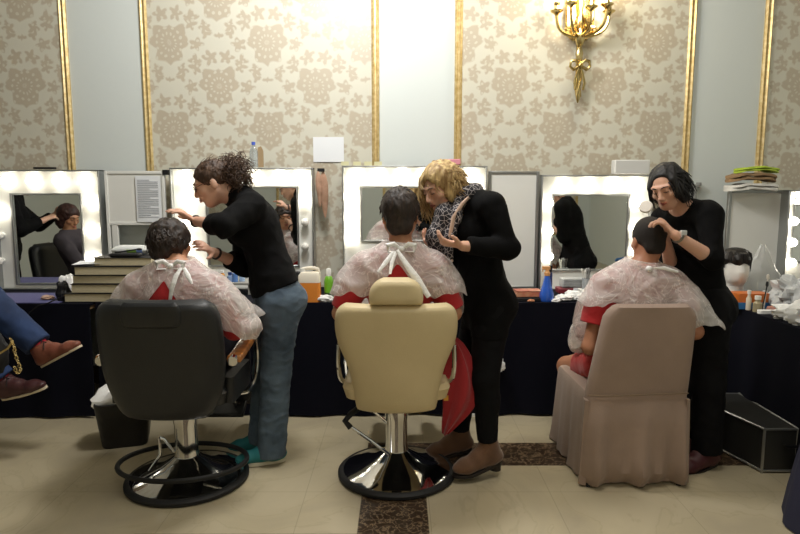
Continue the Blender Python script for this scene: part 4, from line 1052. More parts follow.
def leg(S, J, sd, i=0.0, to=1.0, r=(.088,.058,.038), k=.04, calf=True):
    h,kn,a = J['hip'+sd],J['K'+sd],J['A'+sd]
    S.cone(h,kn,r[0]+i,r[1]+i,k=k)
    e = lerp(kn,a,to)
    S.cone(kn,e,r[1]+i,lerp(r[1],r[2],to)+i if np.isscalar(to) else r[2]+i,k=.02,cap=(False,to<1.001 and i>0))
    if calf:
        up = unit(kn-a); th = unit(h-kn); back = unit(th-up*(th@up)) if abs(th@up)<.98 else -J.get('pf',V(0,1,0))
        if abs(th@up)<.98: back = -back if False else back
        S.ell(lerp(kn,a,.28)+ (back if abs(th@up)<.9 else -J.get('pf',V(0,1,0)))*.015, np.array([.047+i,.047+i,.10]), k=.03)
def sleeve(S, J, sd, u=1.0, i=.012, k=.03, r=(.054,.042,.030), b=1.0):
    s_,e,w = J['S'+sd],J['E'+sd],J['H'+sd]
    if u <= 1: S.cone(s_, lerp(s_,e,u), r[0]*b+i, lerp(r[0],r[1],u)*b+i*1.2, k=k, cap=(False,True))
    else:
        S.cone(s_,e,r[0]*b+i,r[1]*b+i,k=k); t = u-1
        S.cone(e,lerp(e,w,t),r[1]*b+i,lerp(r[1],r[2],t)*b+i,k=.02,cap=(False,True))
def human(label, J, skin, female=True, b=1.0, h=.0046, hands=None, group=None, headscale=1.0, brow=None, lip=None, feet=True):
    base = np.array([J['P'][0],J['P'][1],0.0]); S = SDF(h)
    R = headframe(J['F'], J.get('U',(0,0,1))); J['R'] = R
    torso(S, J, 0, b*.96, female=female)
    up,L,f = frames(J)
    S.cone(J['N']-up*.02, J['H']+R@np.array([0,-.02,-.05]), .052*(1 if female else 1.12), .050*(1 if female else 1.1), k=.025)
    for sd in 'LR':
        S.cone(J['S'+sd],J['E'+sd],.050*b,.040*b,k=.04); S.cone(J['E'+sd],J['H'+sd],.041*b,.025*b,k=.015)
        leg(S,J,sd,0)
        if feet:
            a = J['A'+sd]; t = J['T'+sd]; S.cone(a-V(0,0,.01), a+unit(t)*.05-V(0,0,.03), .032,.026,k=.02)
        hd = (hands or {}).get(sd,{}); d = hd.get('d', J['H'+sd]-J['E'+sd]); n = hd.get('n', V(0,0,-1))
        hand(S, J['H'+sd], d, n, sd=='R', hd.get('curl',(.35,.5,.4)), hd.get('spread',.15), hd.get('thumb',(.6,.75,.35)), .97 if female else 1.03)
    add_head(S, J['H'], R, headscale*(.96 if female else 1.0), female)
    v,f_ = S.mesh(); v = relax(v,f_,1,.4)
    o = link_mesh('person', v, f_, skin, rel=base, loc=tuple(base)); tag(o,label,'person',group)
    J['base'] = base; J['o'] = o; J['s'] = headscale*(.96 if female else 1.0)
    face_bits(o, J['H'], R, base, J['s'], brow or M_hdark, lip or M_lip)
    return o
def garment(J, name, S, m, amp=.006, scale=9, seed=0, stretch=(1,1,1), it=1, label=None, solid=0, drop=None):
    v,f = S.mesh(); v = relax(v,f,it,.5)
    if amp: v = wrinkle(v,f,amp,scale,seed,stretch)
    if drop is not None:
        c = v[f].mean(1); f = f[~drop(c)]
        ed = np.sort(np.concatenate([f[:,[0,1]],f[:,[1,2]],f[:,[2,3]],f[:,[3,0]]]),1); ue,ct = np.unique(ed,axis=0,return_counts=True); be = ue[ct==1]
        for _ in range(6):
            sm = np.zeros_like(v); cc = np.zeros(len(v)); np.add.at(sm,be[:,0],v[be[:,1]]); np.add.at(sm,be[:,1],v[be[:,0]]); np.add.at(cc,be[:,0],1); np.add.at(cc,be[:,1],1)
            k_ = cc>0; v[k_] = v[k_]*.4+.6*sm[k_]/cc[k_][:,None]
        used = np.unique(f); mp = np.full(len(v),-1); mp[used] = np.arange(len(used)); v = v[used]; f = mp[f]
    o = link_mesh(name, v, f, m, J['o'], rel=J['base'])
    if solid:
        mo = o.modifiers.new('thickness','SOLIDIFY'); mo.thickness = solid; mo.offset = 1
    if label: o['label'] = label
    return o
def hair_sdf(J, parts, cuts, h=.005, k=.02):
    """parts: ellipsoids (c, r) and cuts: (point, normal) in the head's own frame"""
    S = SDF(h); R = J['R']; H = J['H']; s = J['s']
    for p in parts:
        if len(p) == 2: S.ell(H+R@(np.array(p[0])*s), np.array(p[1])*s, R, k=k)
        else: S.cone(H+R@(np.array(p[0])*s), H+R@(np.array(p[1])*s), p[2]*s, p[3]*s, k=k)
    for c in cuts:
        if len(c) == 3: S.ell(H+R@(np.array(c[0])*s), np.array(c[1])*s, R, k=.012, op='s')
        else: S.cut(H+R@(np.array(c[0])*s), R@np.array(c[1],float))
    return S
def curls(mb, J, n, origin, rad, length, turn, amp, seed, thick=.003, down=(0,0,-1), base=(0,0,0), outw=1.0, pts=12, sides=4):
    """n curly strands starting on an ellipsoid (head frame) and leaving it"""
    rnd = random.Random(seed); R = J['R']; H = J['H']; s = J['s']
    for _ in range(n):
        while True:
            u = np.array([rnd.gauss(0,1) for _ in range(3)]); u = unit(u)
            if not callable(down) or down(u) is not None: break
        dn = down(u) if callable(down) else np.array(down,float)
        p = np.array(origin)+u*np.array(rad); L = length*rnd.uniform(.6,1.15); ph = rnd.uniform(0,6.28); a = unit(np.cross(u,[.3,.2,.9])); b_ = np.cross(u,a)
        path = []; q = p.copy(); dd = unit(u*outw+np.asarray(dn)*.5)
        for i in range(pts):
            t = i/(pts-1); am = amp*min(1,t*3)
            o = a*math.cos(ph+turn*t)*am+b_*math.sin(ph+turn*t)*am
            path.append(tuple(H+R@((q+o)*s))); dd = unit(dd*(1-.3)+np.asarray(dn)*.3+u*.02); q = q+dd*L/pts
        th = [thick*(1-.75*i/(pts-1)) for i in range(pts)]
        mb.tube(path, th, sides)
def shoe(J, sd, m, sole_m, name='shoe', L=.25, shaft=.10, heel=.02, sole=.012, w=.042, lace=None, pointed=1.0):
    a = J['A'+sd]; fd = unit(J['T'+sd]); sh = unit(J['K'+sd]-a); up = unit(sh-fd*(sh@fd)) if 'U'+sd not in J else unit(J['U'+sd]); fd = unit(fd-up*(fd@up)); sw = np.cross(fd,up)
    drop = .085-sole
    hp = a-fd*.045-up*(drop-w*.75); ball = a+fd*(L*.52)-up*(drop-w*.55+heel*.7); toe = a+fd*(L*.68)-up*(drop-w*.45+heel*.75)
    S = SDF(.0045)
    S.cone(hp, ball, w*.86, w*1.02, k=.02, flat=(up,.85)); S.cone(ball, toe, w*1.0, w*.68*pointed, k=.02, flat=(up,.72))
    S.cone(a-fd*.008, a+fd*.06-up*.028, .052,.044,k=.03)
    S.cone(a-up*.03-fd*.012, a+sh*shaft, .047,.052,k=.03,cap=(False,True))
    v,f = S.mesh(); v = relax(v,f,1)
    fl = a-up*(drop+.0); 
    # flatten the underside
    t = (v-fl)@fd; floorh = -heel*np.clip((t+.0)/.12,0,1)+.0; hgt = (v-fl)@up; dz = np.maximum(floorh-hgt,0); v = v+np.outer(dz,up)
    o = link_mesh(name, v, f, m, J['o'], rel=J['base'])
    mb = MB(); prof=[]
    for i in range(28):
        an = 2*math.pi*i/28; c,s_ = math.cos(an), math.sin(an)
        x = (-.045+L*.68)/2 + c*(L*.68+.045+w*1.35)/2; wd = w*(1.02 if c>-.2 else .9)*(abs(s_)**.8)*(1 if s_>0 else -1)
        prof.append((x,wd))
    def pt(x,y,zz): return tuple(fl+fd*x+sw*y+up*(zz-heel*min(1,max(0,x/.12)))-J['base'])
    mb.loft([[pt(x,y,.004) for x,y in prof],[pt(x*1.0,y*1.03,-.002) for x,y in prof],[pt(x,y,-sole) for x,y in prof]])
    if heel > .025:
        mb.loft([[tuple(fl+fd*(-.045+.03*c_)+sw*(.03*s_)+up*zz-J['base']) for c_,s_ in [(math.cos(q),math.sin(q)) for q in [2*math.pi*i/14 for i in range(14)]]] for zz in (.0,-sole-heel)])
    mb.build('sole', sole_m, o)
    return o
def cape_mat():
    m = bpy.data.materials.new('plastic_cape_film'); m.use_nodes = True; nt = m.node_tree; nt.nodes.clear()
    out = nt.nodes.new('ShaderNodeOutputMaterial'); tr = nt.nodes.new('ShaderNodeBsdfTransparent'); df = nt.nodes.new('ShaderNodeBsdfPrincipled')
    df.inputs['Base Color'].default_value = srgb('f1eeea'); df.inputs['Roughness'].default_value = .28
    tl = nt.nodes.new('ShaderNodeBsdfTranslucent'); tl.inputs['Color'].default_value = srgb('f4eeea')
    m1 = nt.nodes.new('ShaderNodeMixShader'); m1.inputs[0].default_value = .3; nt.links.new(df.outputs[0],m1.inputs[1]); nt.links.new(tl.outputs[0],m1.inputs[2])
    m2 = nt.nodes.new('ShaderNodeMixShader'); nt.links.new(tr.outputs[0],m2.inputs[1]); nt.links.new(m1.outputs[0],m2.inputs[2]); nt.links.new(m2.outputs[0],out.inputs[0])
    tc = nt.nodes.new('ShaderNodeTexCoord'); n = nt.nodes.new('ShaderNodeTexNoise'); n.inputs['Scale'].default_value = 7; n.inputs['Detail'].default_value = 5; n.inputs['Distortion'].default_value = 2.5
    nt.links.new(tc.outputs['Object'], n.inputs[0]); mr = nt.nodes.new('ShaderNodeMapRange'); nt.links.new(n.outputs[0], mr.inputs[0])
    mr.inputs[1].default_value=.35; mr.inputs[2].default_value=.65; mr.inputs[3].default_value=.36; mr.inputs[4].default_value=.54
    n2 = nt.nodes.new('ShaderNodeTexNoise'); n2.inputs['Scale'].default_value = 5; n2.inputs['Detail'].default_value = 3; n2.inputs['Distortion'].default_value = 3.5; nt.links.new(tc.outputs['Object'], n2.inputs[0])
    cr = 1.0-(E(nt,n2.outputs[0])-.5).abs().step(.018,.016); al = (cr*.28+E(nt,mr.outputs[0])).min(.95); nt.links.new(al.s, m2.inputs[0])
    bp = nt.nodes.new('ShaderNodeBump'); bp.inputs['Strength'].default_value=.9; bp.inputs['Distance'].default_value=.02; nt.links.new(n.outputs[0],bp.inputs['Height']); nt.links.new(bp.outputs[0],df.inputs['Normal'])
    return m
M_cape = cape_mat()
M_capetie = mat('cape_tie_white','ecebe8',.35,bump=.4,bscale=60)
# ---------------------------------------------------------------- woman with curly ponytail, jeans
def toes(J,dL,dR): J['TL']=unit(dL); J['TR']=unit(dR)
J = dict(P=at(277,297,3.44), W=at(268,258,3.46), C=at(256,224,3.46), N=at(241,198,3.46), H=at(213,184,3.40), F=V(-.88,-.20,-.40), U=V(-.3,0,1),
  SL=at(252,207,3.30), EL=at(224,226,3.12), HL=at(195,221,3.27), SR=at(242,211,3.61), ER=at(244,267,3.58), HR=at(213,252,3.38),
  hipL=at(281,304,3.35), KL=at(276,374,3.33), AL=at(272,447,3.30), hipR=at(273,304,3.53), KR=at(267,372,3.54), AR=at(262,437,3.50), pf=V(-1,-.2,0))
toes(J,(-.95,-.25,0),(-.97,-.1,0)); J['UL']=J['UR']=V(0,0,1)
o = human('woman with a curly ponytail and glasses, black turtleneck and faded jeans, bending over a client', J, M_skinA, True, 1.0, headscale=1.06,
  hands={'L':dict(d=at(174,208,3.22)-J['HL'], n=V(-.1,0,-1), curl=(.2,.35,.3), spread=.25), 'R':dict(d=at(195,240,3.24)-J['HR'], n=V(-.5,-.6,.1), curl=(.2,.3,.3))})
S = SDF(.0055); torso(S,J,.012,1.05,female=True); up,L,f = frames(J)
sleeve(S,J,'L',1.42,.014,b=1.08); sleeve(S,J,'R',1.50,.012,b=1.05)
S.cone(J['N']-up*.02, J['N']+unit(J['H']-J['N'])*.075, .066,.060,k=.02,cap=(False,True)); S.cut(at(275,289,3.44), V(.42,0,-1))
garment(J,'turtleneck_sweater',S,M_blackknit,.007,11,1)
S = SDF(.006); torso(S,J,.006,.98,female=False)
for sd in 'LR': leg(S,J,sd,.016,1.16,r=(.090,.064,.062),calf=False)
S.cut(at(275,274,3.44), V(-.42,0,1)); S.cut(V(0,0,.045),V(0,0,-1))
garment(J,'jeans',S,M_denim,.0045,12,2,stretch=(1,1,1.6))
b = MB(); R=J['R']; H=J['H']
S = hair_sdf(J,[((0,-.018,.040),(.080,.100,.086)),((0,-.09,.01),(.040,.05,.040)),((0,-.132,.012),(.058,.055,.062))],[((0,.062,.048),(0,.86,-.5)),((0,.0,-.03),(0,.35,-1))])
ho = garment(J,'hair',S,M_hbrown,.004,45,3,stretch=(1,1,1))
m = MB(); curls(m,J,260,(0,-.135,.012),(.055,.052,.060),.075,9,.014,5,.0034,down=(0,.1,-.1)); curls(m,J,40,(0,-.02,.04),(.078,.098,.085),.05,7,.006,8,.0022,down=lambda u: None if (u[1]>.4 or u[2]<-.1) else (0,-1,.3))
m.build('curls',M_hbrown,ho,rel=tuple(J['base']))
T = lambda x,y,z: tuple(H+R@(np.array([x,y,z])*J['s'])-J['base'])
g = MB()
for sx in (-1,1):
    g.tube([T(sx*(.031+.020*math.cos(a)),.098-.006*abs(math.cos(a)),.008+.015*math.sin(a)) for a in np.linspace(0,2*math.pi,17)],.0020,5)
    g.tube([T(sx*.051,.092,.012),T(sx*.072,.05,.014),T(sx*.079,.0,.008)],.0020,5)
g.tube([T(-.011,.1,.012),T(0,.104,.014),T(.011,.1,.012)],.0020,5); g.build('glasses',mat('glasses_wire','5a3a30',.3,.4),o)
def band(J, sd, t, r, m, name, label=None, th=.005, k=1):
    w,e = J['H'+sd],J['E'+sd]; d = unit(w-e); a = unit(np.cross(d,[.1,.2,1])); b_ = np.cross(d,a); c = lerp(w,e,t)
    mb = MB()
    for j in range(k): mb.tube([tuple(c+d*.008*j+(a*math.cos(q)+b_*math.sin(q))*r-J['base']) for q in np.linspace(0,2*math.pi,17)],th,6)
    return mb.build(name,m,J['o'])
band(J,'L',.04,.029,mat('dark_red_cord','2a1a1c',.6),'bracelet',k=2,th=.004); band(J,'R',.12,.031,mat('dark_red_cord','2a1a1c'),'bracelet',k=2,th=.004)
M_teal = mat('teal_canvas','1f6f72',.7); M_solew = mat('pale_sole','c9c3ae',.7)
for sd in 'LR': shoe(J,sd,M_teal,M_solew,'shoe',.25,.03,0,.016)

# ---------------------------------------------------------------- blonde woman in black with scarf
J = dict(P=at(484,300,3.27), W=at(479,262,3.28), C=at(475,228,3.27), N=at(465,197,3.28), H=at(441,188,3.22), F=V(-.70,-.52,-.42), U=V(-.3,-.1,1),
  SL=at(492,206,3.11), EL=at(508,248,3.06), HL=at(463,246,2.98), SR=at(459,209,3.44), ER=at(464,264,3.42), HR=at(438,252,3.24),
  hipL=at(492,308,3.18), KL=at(485,378,3.12), AL=at(488,450,3.13), hipR=at(482,306,3.36), KR=at(466,374,3.36), AR=at(459,437,3.42), pf=V(-.9,-.4,0))
toes(J,(-.93,-.36,0),(-.97,-.22,0)); J['UL']=J['UR']=V(0,0,1)
o = human('blonde woman in black clothes and patterned scarf, leaning over the cream chair', J, M_skinA, True, 1.0, headscale=1.04,
  hands={'L':dict(d=at(432,240,2.98)-J['HL'], n=V(0,.3,1), curl=(.3,.45,.4), spread=.2), 'R':dict(d=at(419,234,3.18)-J['HR'], n=V(-.4,-.3,.8), curl=(.3,.4,.4))}, brow=M_hbrown)
S = SDF(.0055); torso(S,J,.010,1.04,female=True); sleeve(S,J,'L',1.88,.010,b=1.06); sleeve(S,J,'R',1.85,.013,b=1.1); up,L,f=frames(J)
for sd in 'LR': S.cone(J['hip'+sd],lerp(J['hip'+sd],J['K'+sd],.5),.096,.090,k=.05,cap=(False,True))
S.cone(J['N']-up*.02,J['N']+up*.02,.068,.06,k=.02)
S.cut(at(485,332,3.27),V(0,0,-1))
garment(J,'tunic_top',S,M_blackjersey,.007,9,5)
S = SDF(.006)
for sd in 'LR': leg(S,J,sd,.010,.86,r=(.092,.060,.040))
S.cone(J['P']-V(0,0,.03),J['P']+V(0,0,.05),.14,.13,k=.04,flat=((.9,.4,0),.8))
garment(J,'leggings',S,M_legging,.003,14,6)
M_suede = mat('brown_suede','6b4a30',.8,sheen=.3,bump=.2,bscale=180,col2='5a3d28',nscale=12); M_dsole = mat('dark_sole','1c1512',.6)
for sd in 'LR': shoe(J,sd,M_suede,M_dsole,'ankle_boot',.25,.10,.030,.012,.050)
# hair: wavy chin-length bob
S = hair_sdf(J,[((0,-.022,.042),(.094,.108,.092)),((.062,-.02,-.03),(.034,.06,.075)),((-.062,-.02,-.03),(.034,.06,.075)),((0,-.08,-.03),(.07,.045,.07)),((.070,.045,-.01),(.026,.034,.10))],[((-.012,.098,-.008),(.064,.085,.082),1),((0,.0,-.115),(0,0,-1))])
ho = garment(J,'hair',S,M_hblond,.009,24,7,stretch=(1,1,.5))
m = MB(); curls(m,J,240,(0,-.015,.01),(.090,.10,.075),.125,8,.015,15,.0040,down=lambda u: None if (u[1]>.15 and u[2]<.75 and u[0]<.75) or u[1]>.7 or u[2]<-.75 else (0,.0,-1),outw=.85)
curls(m,J,70,(.070,.05,.02),(.03,.03,.04),.16,6,.009,16,.004,down=(0,.15,-1),outw=.3)
curls(m,J,130,(0,-.025,.030),(.088,.10,.080),.085,5,.018,17,.0060,down=lambda u: None if (u[1]>.2 and u[2]<.65) or u[1]>.75 or u[2]<-.5 else (0,-.15,-.9),outw=.9,pts=9)
m.build('waves',M_hblond,ho,rel=tuple(J['base']))
# scarf
def scarf_mat():
    m = mat('printed_scarf','17151a',.8); nt = m.node_tree; b_ = nt.nodes['Principled BSDF']
    v = nt.nodes.new('ShaderNodeTexVoronoi'); v.feature='DISTANCE_TO_EDGE'; v.inputs['Scale'].default_value = 42
    tc = nt.nodes.new('ShaderNodeTexCoord'); nt.links.new(tc.outputs['Object'],v.inputs[0]); r = nt.nodes.new('ShaderNodeValToRGB')
    r.color_ramp.elements[0].color = srgb('bcb3b2'); r.color_ramp.elements[0].position=.02; r.color_ramp.elements[1].color = srgb('19161c'); r.color_ramp.elements[1].position=.05
    nt.links.new(v.outputs[0],r.inputs[0]); nt.links.new(r.outputs[0],b_.inputs['Base Color']); return m
M_scarf = scarf_mat(); M_pinkedge = mat('salmon_scarf_edge','cdb09c',.85,bump=.2,bscale=120)
S = SDF(.006); N=J['N']; 
c0 = N+unit(J['H']-N)*.03
ring=[c0+L*(.085*math.cos(a))+f*(.085*math.sin(a)) -up*(.035*max(0,math.sin(a))) for a in np.linspace(0,2*math.pi,13)]
for i in range(12): S.cone(ring[i],ring[i+1],.036,.036,k=.02)
fr = [N+f*.10-up*.03, at(443,218,3.14), at(434,240,3.12), at(436,262,3.12)]
for i in range(3): S.cone(fr[i],fr[i+1],(.055,.058,.05)[i],(.058,.05,.04)[i],k=.03,flat=(f,.55))
fr2 = [N+f*.06+L*.05, at(456,215,3.10), at(448,238,3.08), at(447,262,3.08)]
for i in range(3): S.cone(fr2[i],fr2[i+1],.035,.032,k=.02,flat=(f,.6))
so = garment(J,'scarf',S,M_scarf,.011,16,9,stretch=(1,1,.35))
m = MB(); pth=[N+unit(J['H']-N)*.02+L*.105-up*.0, at(461,204,3.07), at(455,218,3.05), at(451,236,3.04), at(450,262,3.05)]
m.tube([tuple(p-J['base']+V(.008*math.sin(i*2),.012,0)) for i,p in enumerate(pth)],[.008,.012,.014,.015,.012],8,flat=.6)
m.build('scarf_border',M_pinkedge,so)

# ---------------------------------------------------------------- dark-haired woman with watch
J = dict(P=at(703,305,3.38), W=at(699,268,3.38), C=at(694,236,3.37), N=at(687,209,3.36), H=at(667,187,3.28), F=V(-.62,-.62,-.42), U=V(-.22,0,1),
  SL=at(710,214,3.20), EL=at(712,259,3.12), HL=at(675,235,3.05), SR=at(664,219,3.50), ER=at(672,268,3.46), HR=at(664,236,3.26),
  hipL=at(708,312,3.27), KL=at(708,384,3.24), AL=at(707,451,3.24), hipR=at(697,312,3.46), KR=at(700,380,3.47), AR=at(697,437,3.50), pf=V(-.9,-.4,0))
toes(J,(-.93,-.36,0),(-.9,-.42,0)); J['UL']=J['UR']=V(0,0,1)
o = human('woman with a black wavy bob and wristwatch, in black, behind the cropped-haired client', J, M_skinA, True, 1.0,
  hands={'L':dict(d=at(652,212,3.10)-J['HL'], n=V(-.3,.1,-1), curl=(.45,.7,.5), spread=.1), 'R':dict(d=at(648,222,3.14)-J['HR'], n=V(-.3,-.6,-.3), curl=(.4,.5,.4))}, brow=M_hblack)
S = SDF(.0055); torso(S,J,.007,.97,female=True); sleeve(S,J,'L',1.22,.010,b=1.0); sleeve(S,J,'R',1.2,.012,b=1.05); up,L,f=frames(J)
S.ell(J['N']+f*.055+up*.035,(.075,.075,.06),k=.015,op='s')
S.cut(at(709,325,3.38),V(0,0,-1)); garment(J,'black_top',S,M_blackjersey,.007,10,11)
S = SDF(.006); torso(S,J,.008,1.0,female=False)
for sd in 'LR': leg(S,J,sd,.018,1.0,r=(.092,.066,.056),calf=False)
S.cut(at(709,285,3.38),V(0,0,1)); garment(J,'trousers',S,M_legging,.006,12,12)
M_burg = mat('burgundy_leather','43161c',.5,bump=.2,bscale=70)
for sd in 'LR': shoe(J,sd,M_burg,M_dsole,'ankle_boot',.25,.13,.02,.010,.046)
wb = band(J,'L',.10,.029,mat('steel_strap','8d8a84',.3,.9),'wristwatch',k=2,th=.0045)
c = lerp(J['HL'],J['EL'],.10)-J['base']; nn = unit(np.cross(J['HL']-J['EL'],V(0,1,.3))); nn = nn if nn[2]>0 else -nn
m = MB(); m.box(tuple(c+nn*.030+V(-.003,-.012,0)),(.014,.010,.012)); m.build('watch_face',mat('watch_dial','cfd2d0',.2,.3),wb,bevel=.003)
S = hair_sdf(J,[((0,-.022,.038),(.084,.103,.086)),((.064,-.015,-.03),(.028,.05,.075)),((-.064,-.015,-.03),(.028,.05,.075)),((0,-.08,-.04),(.066,.040,.075)),((-.066,.036,-.0),(.018,.028,.065)),((.066,.030,.01),(.018,.026,.05))],[((-.010,.1,.008),(.064,.085,.092),1),((0,.0,-.115),(0,0,-1))])
ho = garment(J,'hair',S,M_hblack,.009,18,13,stretch=(1,1,.5))
m = MB(); curls(m,J,190,(0,-.02,.01),(.084,.098,.072),.14,4,.009,25,.0042,down=lambda u: None if (u[1]>.2 and u[2]<.60 and abs(u[0])<.8) or u[1]>.7 or u[2]<-.7 else (.0,-.12,-1),outw=.8)
curls(m,J,70,(0,-.025,.02),(.082,.096,.078),.08,4,.014,27,.0055,down=lambda u: None if (u[1]>.2 and u[2]<.7) or u[1]>.75 or u[2]<-.5 else (0,-.3,-.9),outw=.8,pts=9)
m.build('locks',M_hblack,ho,rel=tuple(J['base']))
p = J['HL']+unit(at(652,212,3.10)-J['HL'])*.13
m = MB(); m.lathe([(.002,-.010),(.028,-.009),(.033,0),(.028,.009),(.002,.010)],(0,0,0),20,RX(1.1)@RY(-.5)); po=m.build('powder_puff',mat('puff_white','e4dcd2',.95)); po.location=tuple(at(646,207,3.08)); tag(po,'round white powder puff held above the short-haired client\'s head','powder puff')

# ---------------------------------------------------------------- seated clients
def cape(J, infl, flare, hem, tie, seed, gap=0.0):
    S = SDF(.007); torso(S,J,infl,1.0,k=.05,female=False,low=False); up,L,f=frames(J)
    for sd in 'LR':
        s_,e = J['S'+sd],J['E'+sd]; sg = 1 if sd=='L' else -1
        S.cone(s_, e+L*sg*flare, .050+infl,.062+infl,k=.05); S.cone(lerp(s_,e,.4),J['H'+sd]+f*.02+V(0,0,.02),.06+infl,.055+infl,k=.08)
    S.cone(J['N']-up*.02,J['N']+up*.035,.066,.062,k=.03)
    S.cone(J['C']+f*.05, lerp(J['HL'],J['HR'],.5)+V(0,0,.03), .12,.16,k=.1)
    tp = J['N']+up*.040
    rnd=random.Random(seed)
    def drop(c):
        top = (c-tp)@up > 0
        s_ = (c-J['C'])@L; fw = (c-J['C'])@f
        hz = hem(s_,fw)+.012*np.sin(s_*38+seed)+.008*np.sin(s_*71+2*seed)
        below = J['N'][2]-c[:,2]; slit = (fw<0)&(np.abs(s_-.01) < gap*np.clip(below-.055,0,1))
        return top | (c[:,2] < hz) | slit
    co = garment(J,'plastic_cape',S,M_cape,.009,9,seed,it=3,solid=.0015,drop=drop)
    m = MB(); n0 = J['N']-f*.068+up*.01; b_=J['base']
    m.ball(tuple(n0-f*.02-b_),(.018,.016,.016)); 
    for sg in ((-1,1) if gap else ()):
        m.tube([tuple(n0-f*.02+L*sg*x+up*z-f*y-b_) for x,z,y in ((0,0,0),(.035,.026,.01),(.065,.02,.012),(.06,-.012,.015),(.02,-.01,.012))],[.007,.012,.014,.013,.007],8,flat=.4)
        m.tube([tuple(J['N']+up*.012+(f*math.cos(q)*-.072+L*sg*math.sin(q)*.070)-b_) for q in np.linspace(0,2.2,8)],.007,6)
    m.build('neck_tie',M_capetie,co)
    for (pts,w_) in tie:
        r_ = MB(); r_.tube([tuple(at(px,py,Y_)-b_) for px,py,Y_ in pts],w_,8,flat=.35,up=(1,0,0)); r_.build('tie_end',M_capetie,co)
    return co
# client at left
J = dict(P=V(-1.10,3.06,.67), W=V(-1.10,3.03,.82), C=V(-1.10,3.00,.98), N=V(-1.085,3.02,1.135), H=at(172,244,3.09), F=V(.34,.92,-.12), U=V(-.05,0,1),
  SL=V(-1.28,3.01,1.025), EL=V(-1.37,3.06,.82), HL=V(-1.40,3.29,.81), SR=V(-.915,3.0,1.02), ER=V(-.815,3.0,.83), HR=V(-.79,3.25,.79),
  hipL=V(-1.20,3.12,.65), KL=V(-1.25,3.56,.63), AL=V(-1.24,3.66,.30), hipR=V(-1.0,3.12,.65), KR=V(-.95,3.56,.63), AR=V(-.96,3.66,.30), pf=V(0,1,0))
toes(J,(0,1,-.3),(0,1,-.3))
o = human('seated client with wavy dark hair under a clear plastic cape, arm on the wooden armrest', J, M_skinB, False, 1.0, hands={'L':dict(n=V(0,0,-1)),'R':dict(d=V(.02,1,-.08),n=V(0,0,-1))}, brow=M_hdark)
S = SDF(.006); torso(S,J,.010,1.02,female=False); sleeve(S,J,'L',1.55,.013); sleeve(S,J,'R',1.5,.013)
S.cut(J['N']+V(0,0,.02),(0,0,1)); garment(J,'red_shirt',S,M_red,.004,10,21)
S = SDF(.007); 
for sd in 'LR': leg(S,J,sd,.014,1.0,calf=False)
S.cone(J['P'],J['P']+V(0,0,.06),.15,.14,k=.04,flat=((0,1,0),.72)); S.cut(J['P']+V(0,0,.1),(0,0,1)); garment(J,'trousers',S,M_darktrouser,.005,10,22)
for sd in 'LR': shoe(J,sd,M_black,M_dsole,'shoe',.27,.03,0,.014)
S = hair_sdf(J,[((0,-.020,.036),(.088,.108,.090)),((0,-.075,-.03),(.062,.042,.055)),((.055,-.03,-.0),(.034,.05,.05)),((-.055,-.03,-.0),(.034,.05,.05))],[((0,.125,-.02),(.08,.085,.09),1),((0,-.05,-.085),(0,.2,-1))])
ho = garment(J,'hair',S,M_hdark,.010,22,23)
m = MB(); curls(m,J,210,(0,-.025,.03),(.086,.104,.085),.05,5,.010,33,.0050,down=lambda u: None if u[1]>.5 or u[2]<-.7 else (0,-.1,-.9),outw=.35,pts=9)
m.build('locks',M_hdark,ho,rel=tuple(J['base']))
cape(J,.022,.05,lambda s_,fw: np.where(fw<-.02, .90-.12*np.clip((np.abs(s_)-.2)/.15,0,1), .84)+0*s_, [(((181,268,2.90),(176,276,2.87),(172,288,2.85),(170,300,2.85)),[.008,.012,.012,.008]),(((184,268,2.90),(188,276,2.87),(192,284,2.86)),[.008,.012,.006])],2,.75)

# client in the cream chair
J = dict(P=V(-.01,3.075,.68), W=V(-.008,3.06,.86), C=V(.0,3.05,1.05), N=V(.005,3.05,1.215), H=V(.0,3.09,1.375), F=V(.02,1,-.02), U=V(0,0,1),
  SL=V(-.18,3.04,1.11), EL=V(-.292,3.02,.90), HL=V(-.24,3.26,.80), SR=V(.175,3.04,1.11), ER=V(.262,3.03,.90), HR=V(.21,3.26,.80),
  hipL=V(-.11,3.14,.66), KL=V(-.15,3.60,.65), AL=V(-.15,3.68,.30), hipR=V(.10,3.14,.66), KR=V(.14,3.60,.65), AR=V(.14,3.68,.30), pf=V(0,1,0))
toes(J,(0,1,-.3),(0,1,-.3))
o = human('seated client with neat dark hair and plastic cape in the cream barber chair', J, M_skinB, False, 1.02, headscale=1.07, hands={'L':dict(n=V(0,0,-1)),'R':dict(n=V(0,0,-1))})
S = SDF(.006); torso(S,J,.010,1.03,female=False); sleeve(S,J,'L',.92,.018); sleeve(S,J,'R',.92,.018)
S.cut(J['N']+V(0,0,.02),(0,0,1)); garment(J,'red_shirt',S,M_red,.004,10,24)
S = SDF(.007)
for sd in 'LR': leg(S,J,sd,.014,1.0,calf=False)
S.cone(J['P'],J['P']+V(0,0,.06),.15,.14,k=.04,flat=((0,1,0),.72)); S.cut(J['P']+V(0,0,.1),(0,0,1)); garment(J,'trousers',S,M_darktrouser,.005,10,25)
for sd in 'LR': shoe(J,sd,M_black,M_dsole,'shoe',.27,.03,0,.014)
S = hair_sdf(J,[((0,-.018,.040),(.086,.106,.094)),((0,-.070,-.035),(.060,.040,.055)),((0,.03,.11),(.035,.05,.028))],[((0,.125,-.02),(.085,.08,.085),1),((0,-.05,-.078),(0,.15,-1))])
ho = garment(J,'hair',S,M_hdark,.006,26,26,stretch=(1,1,.5))
m = MB(); curls(m,J,150,(0,-.018,.045),(.082,.100,.088),.030,3,.005,44,.0055,down=lambda u: None if u[1]>.6 or u[2]<-.5 else (0,.2,-.5),outw=.3,pts=7)
m.build('locks',M_hdark,ho,rel=tuple(J['base']))
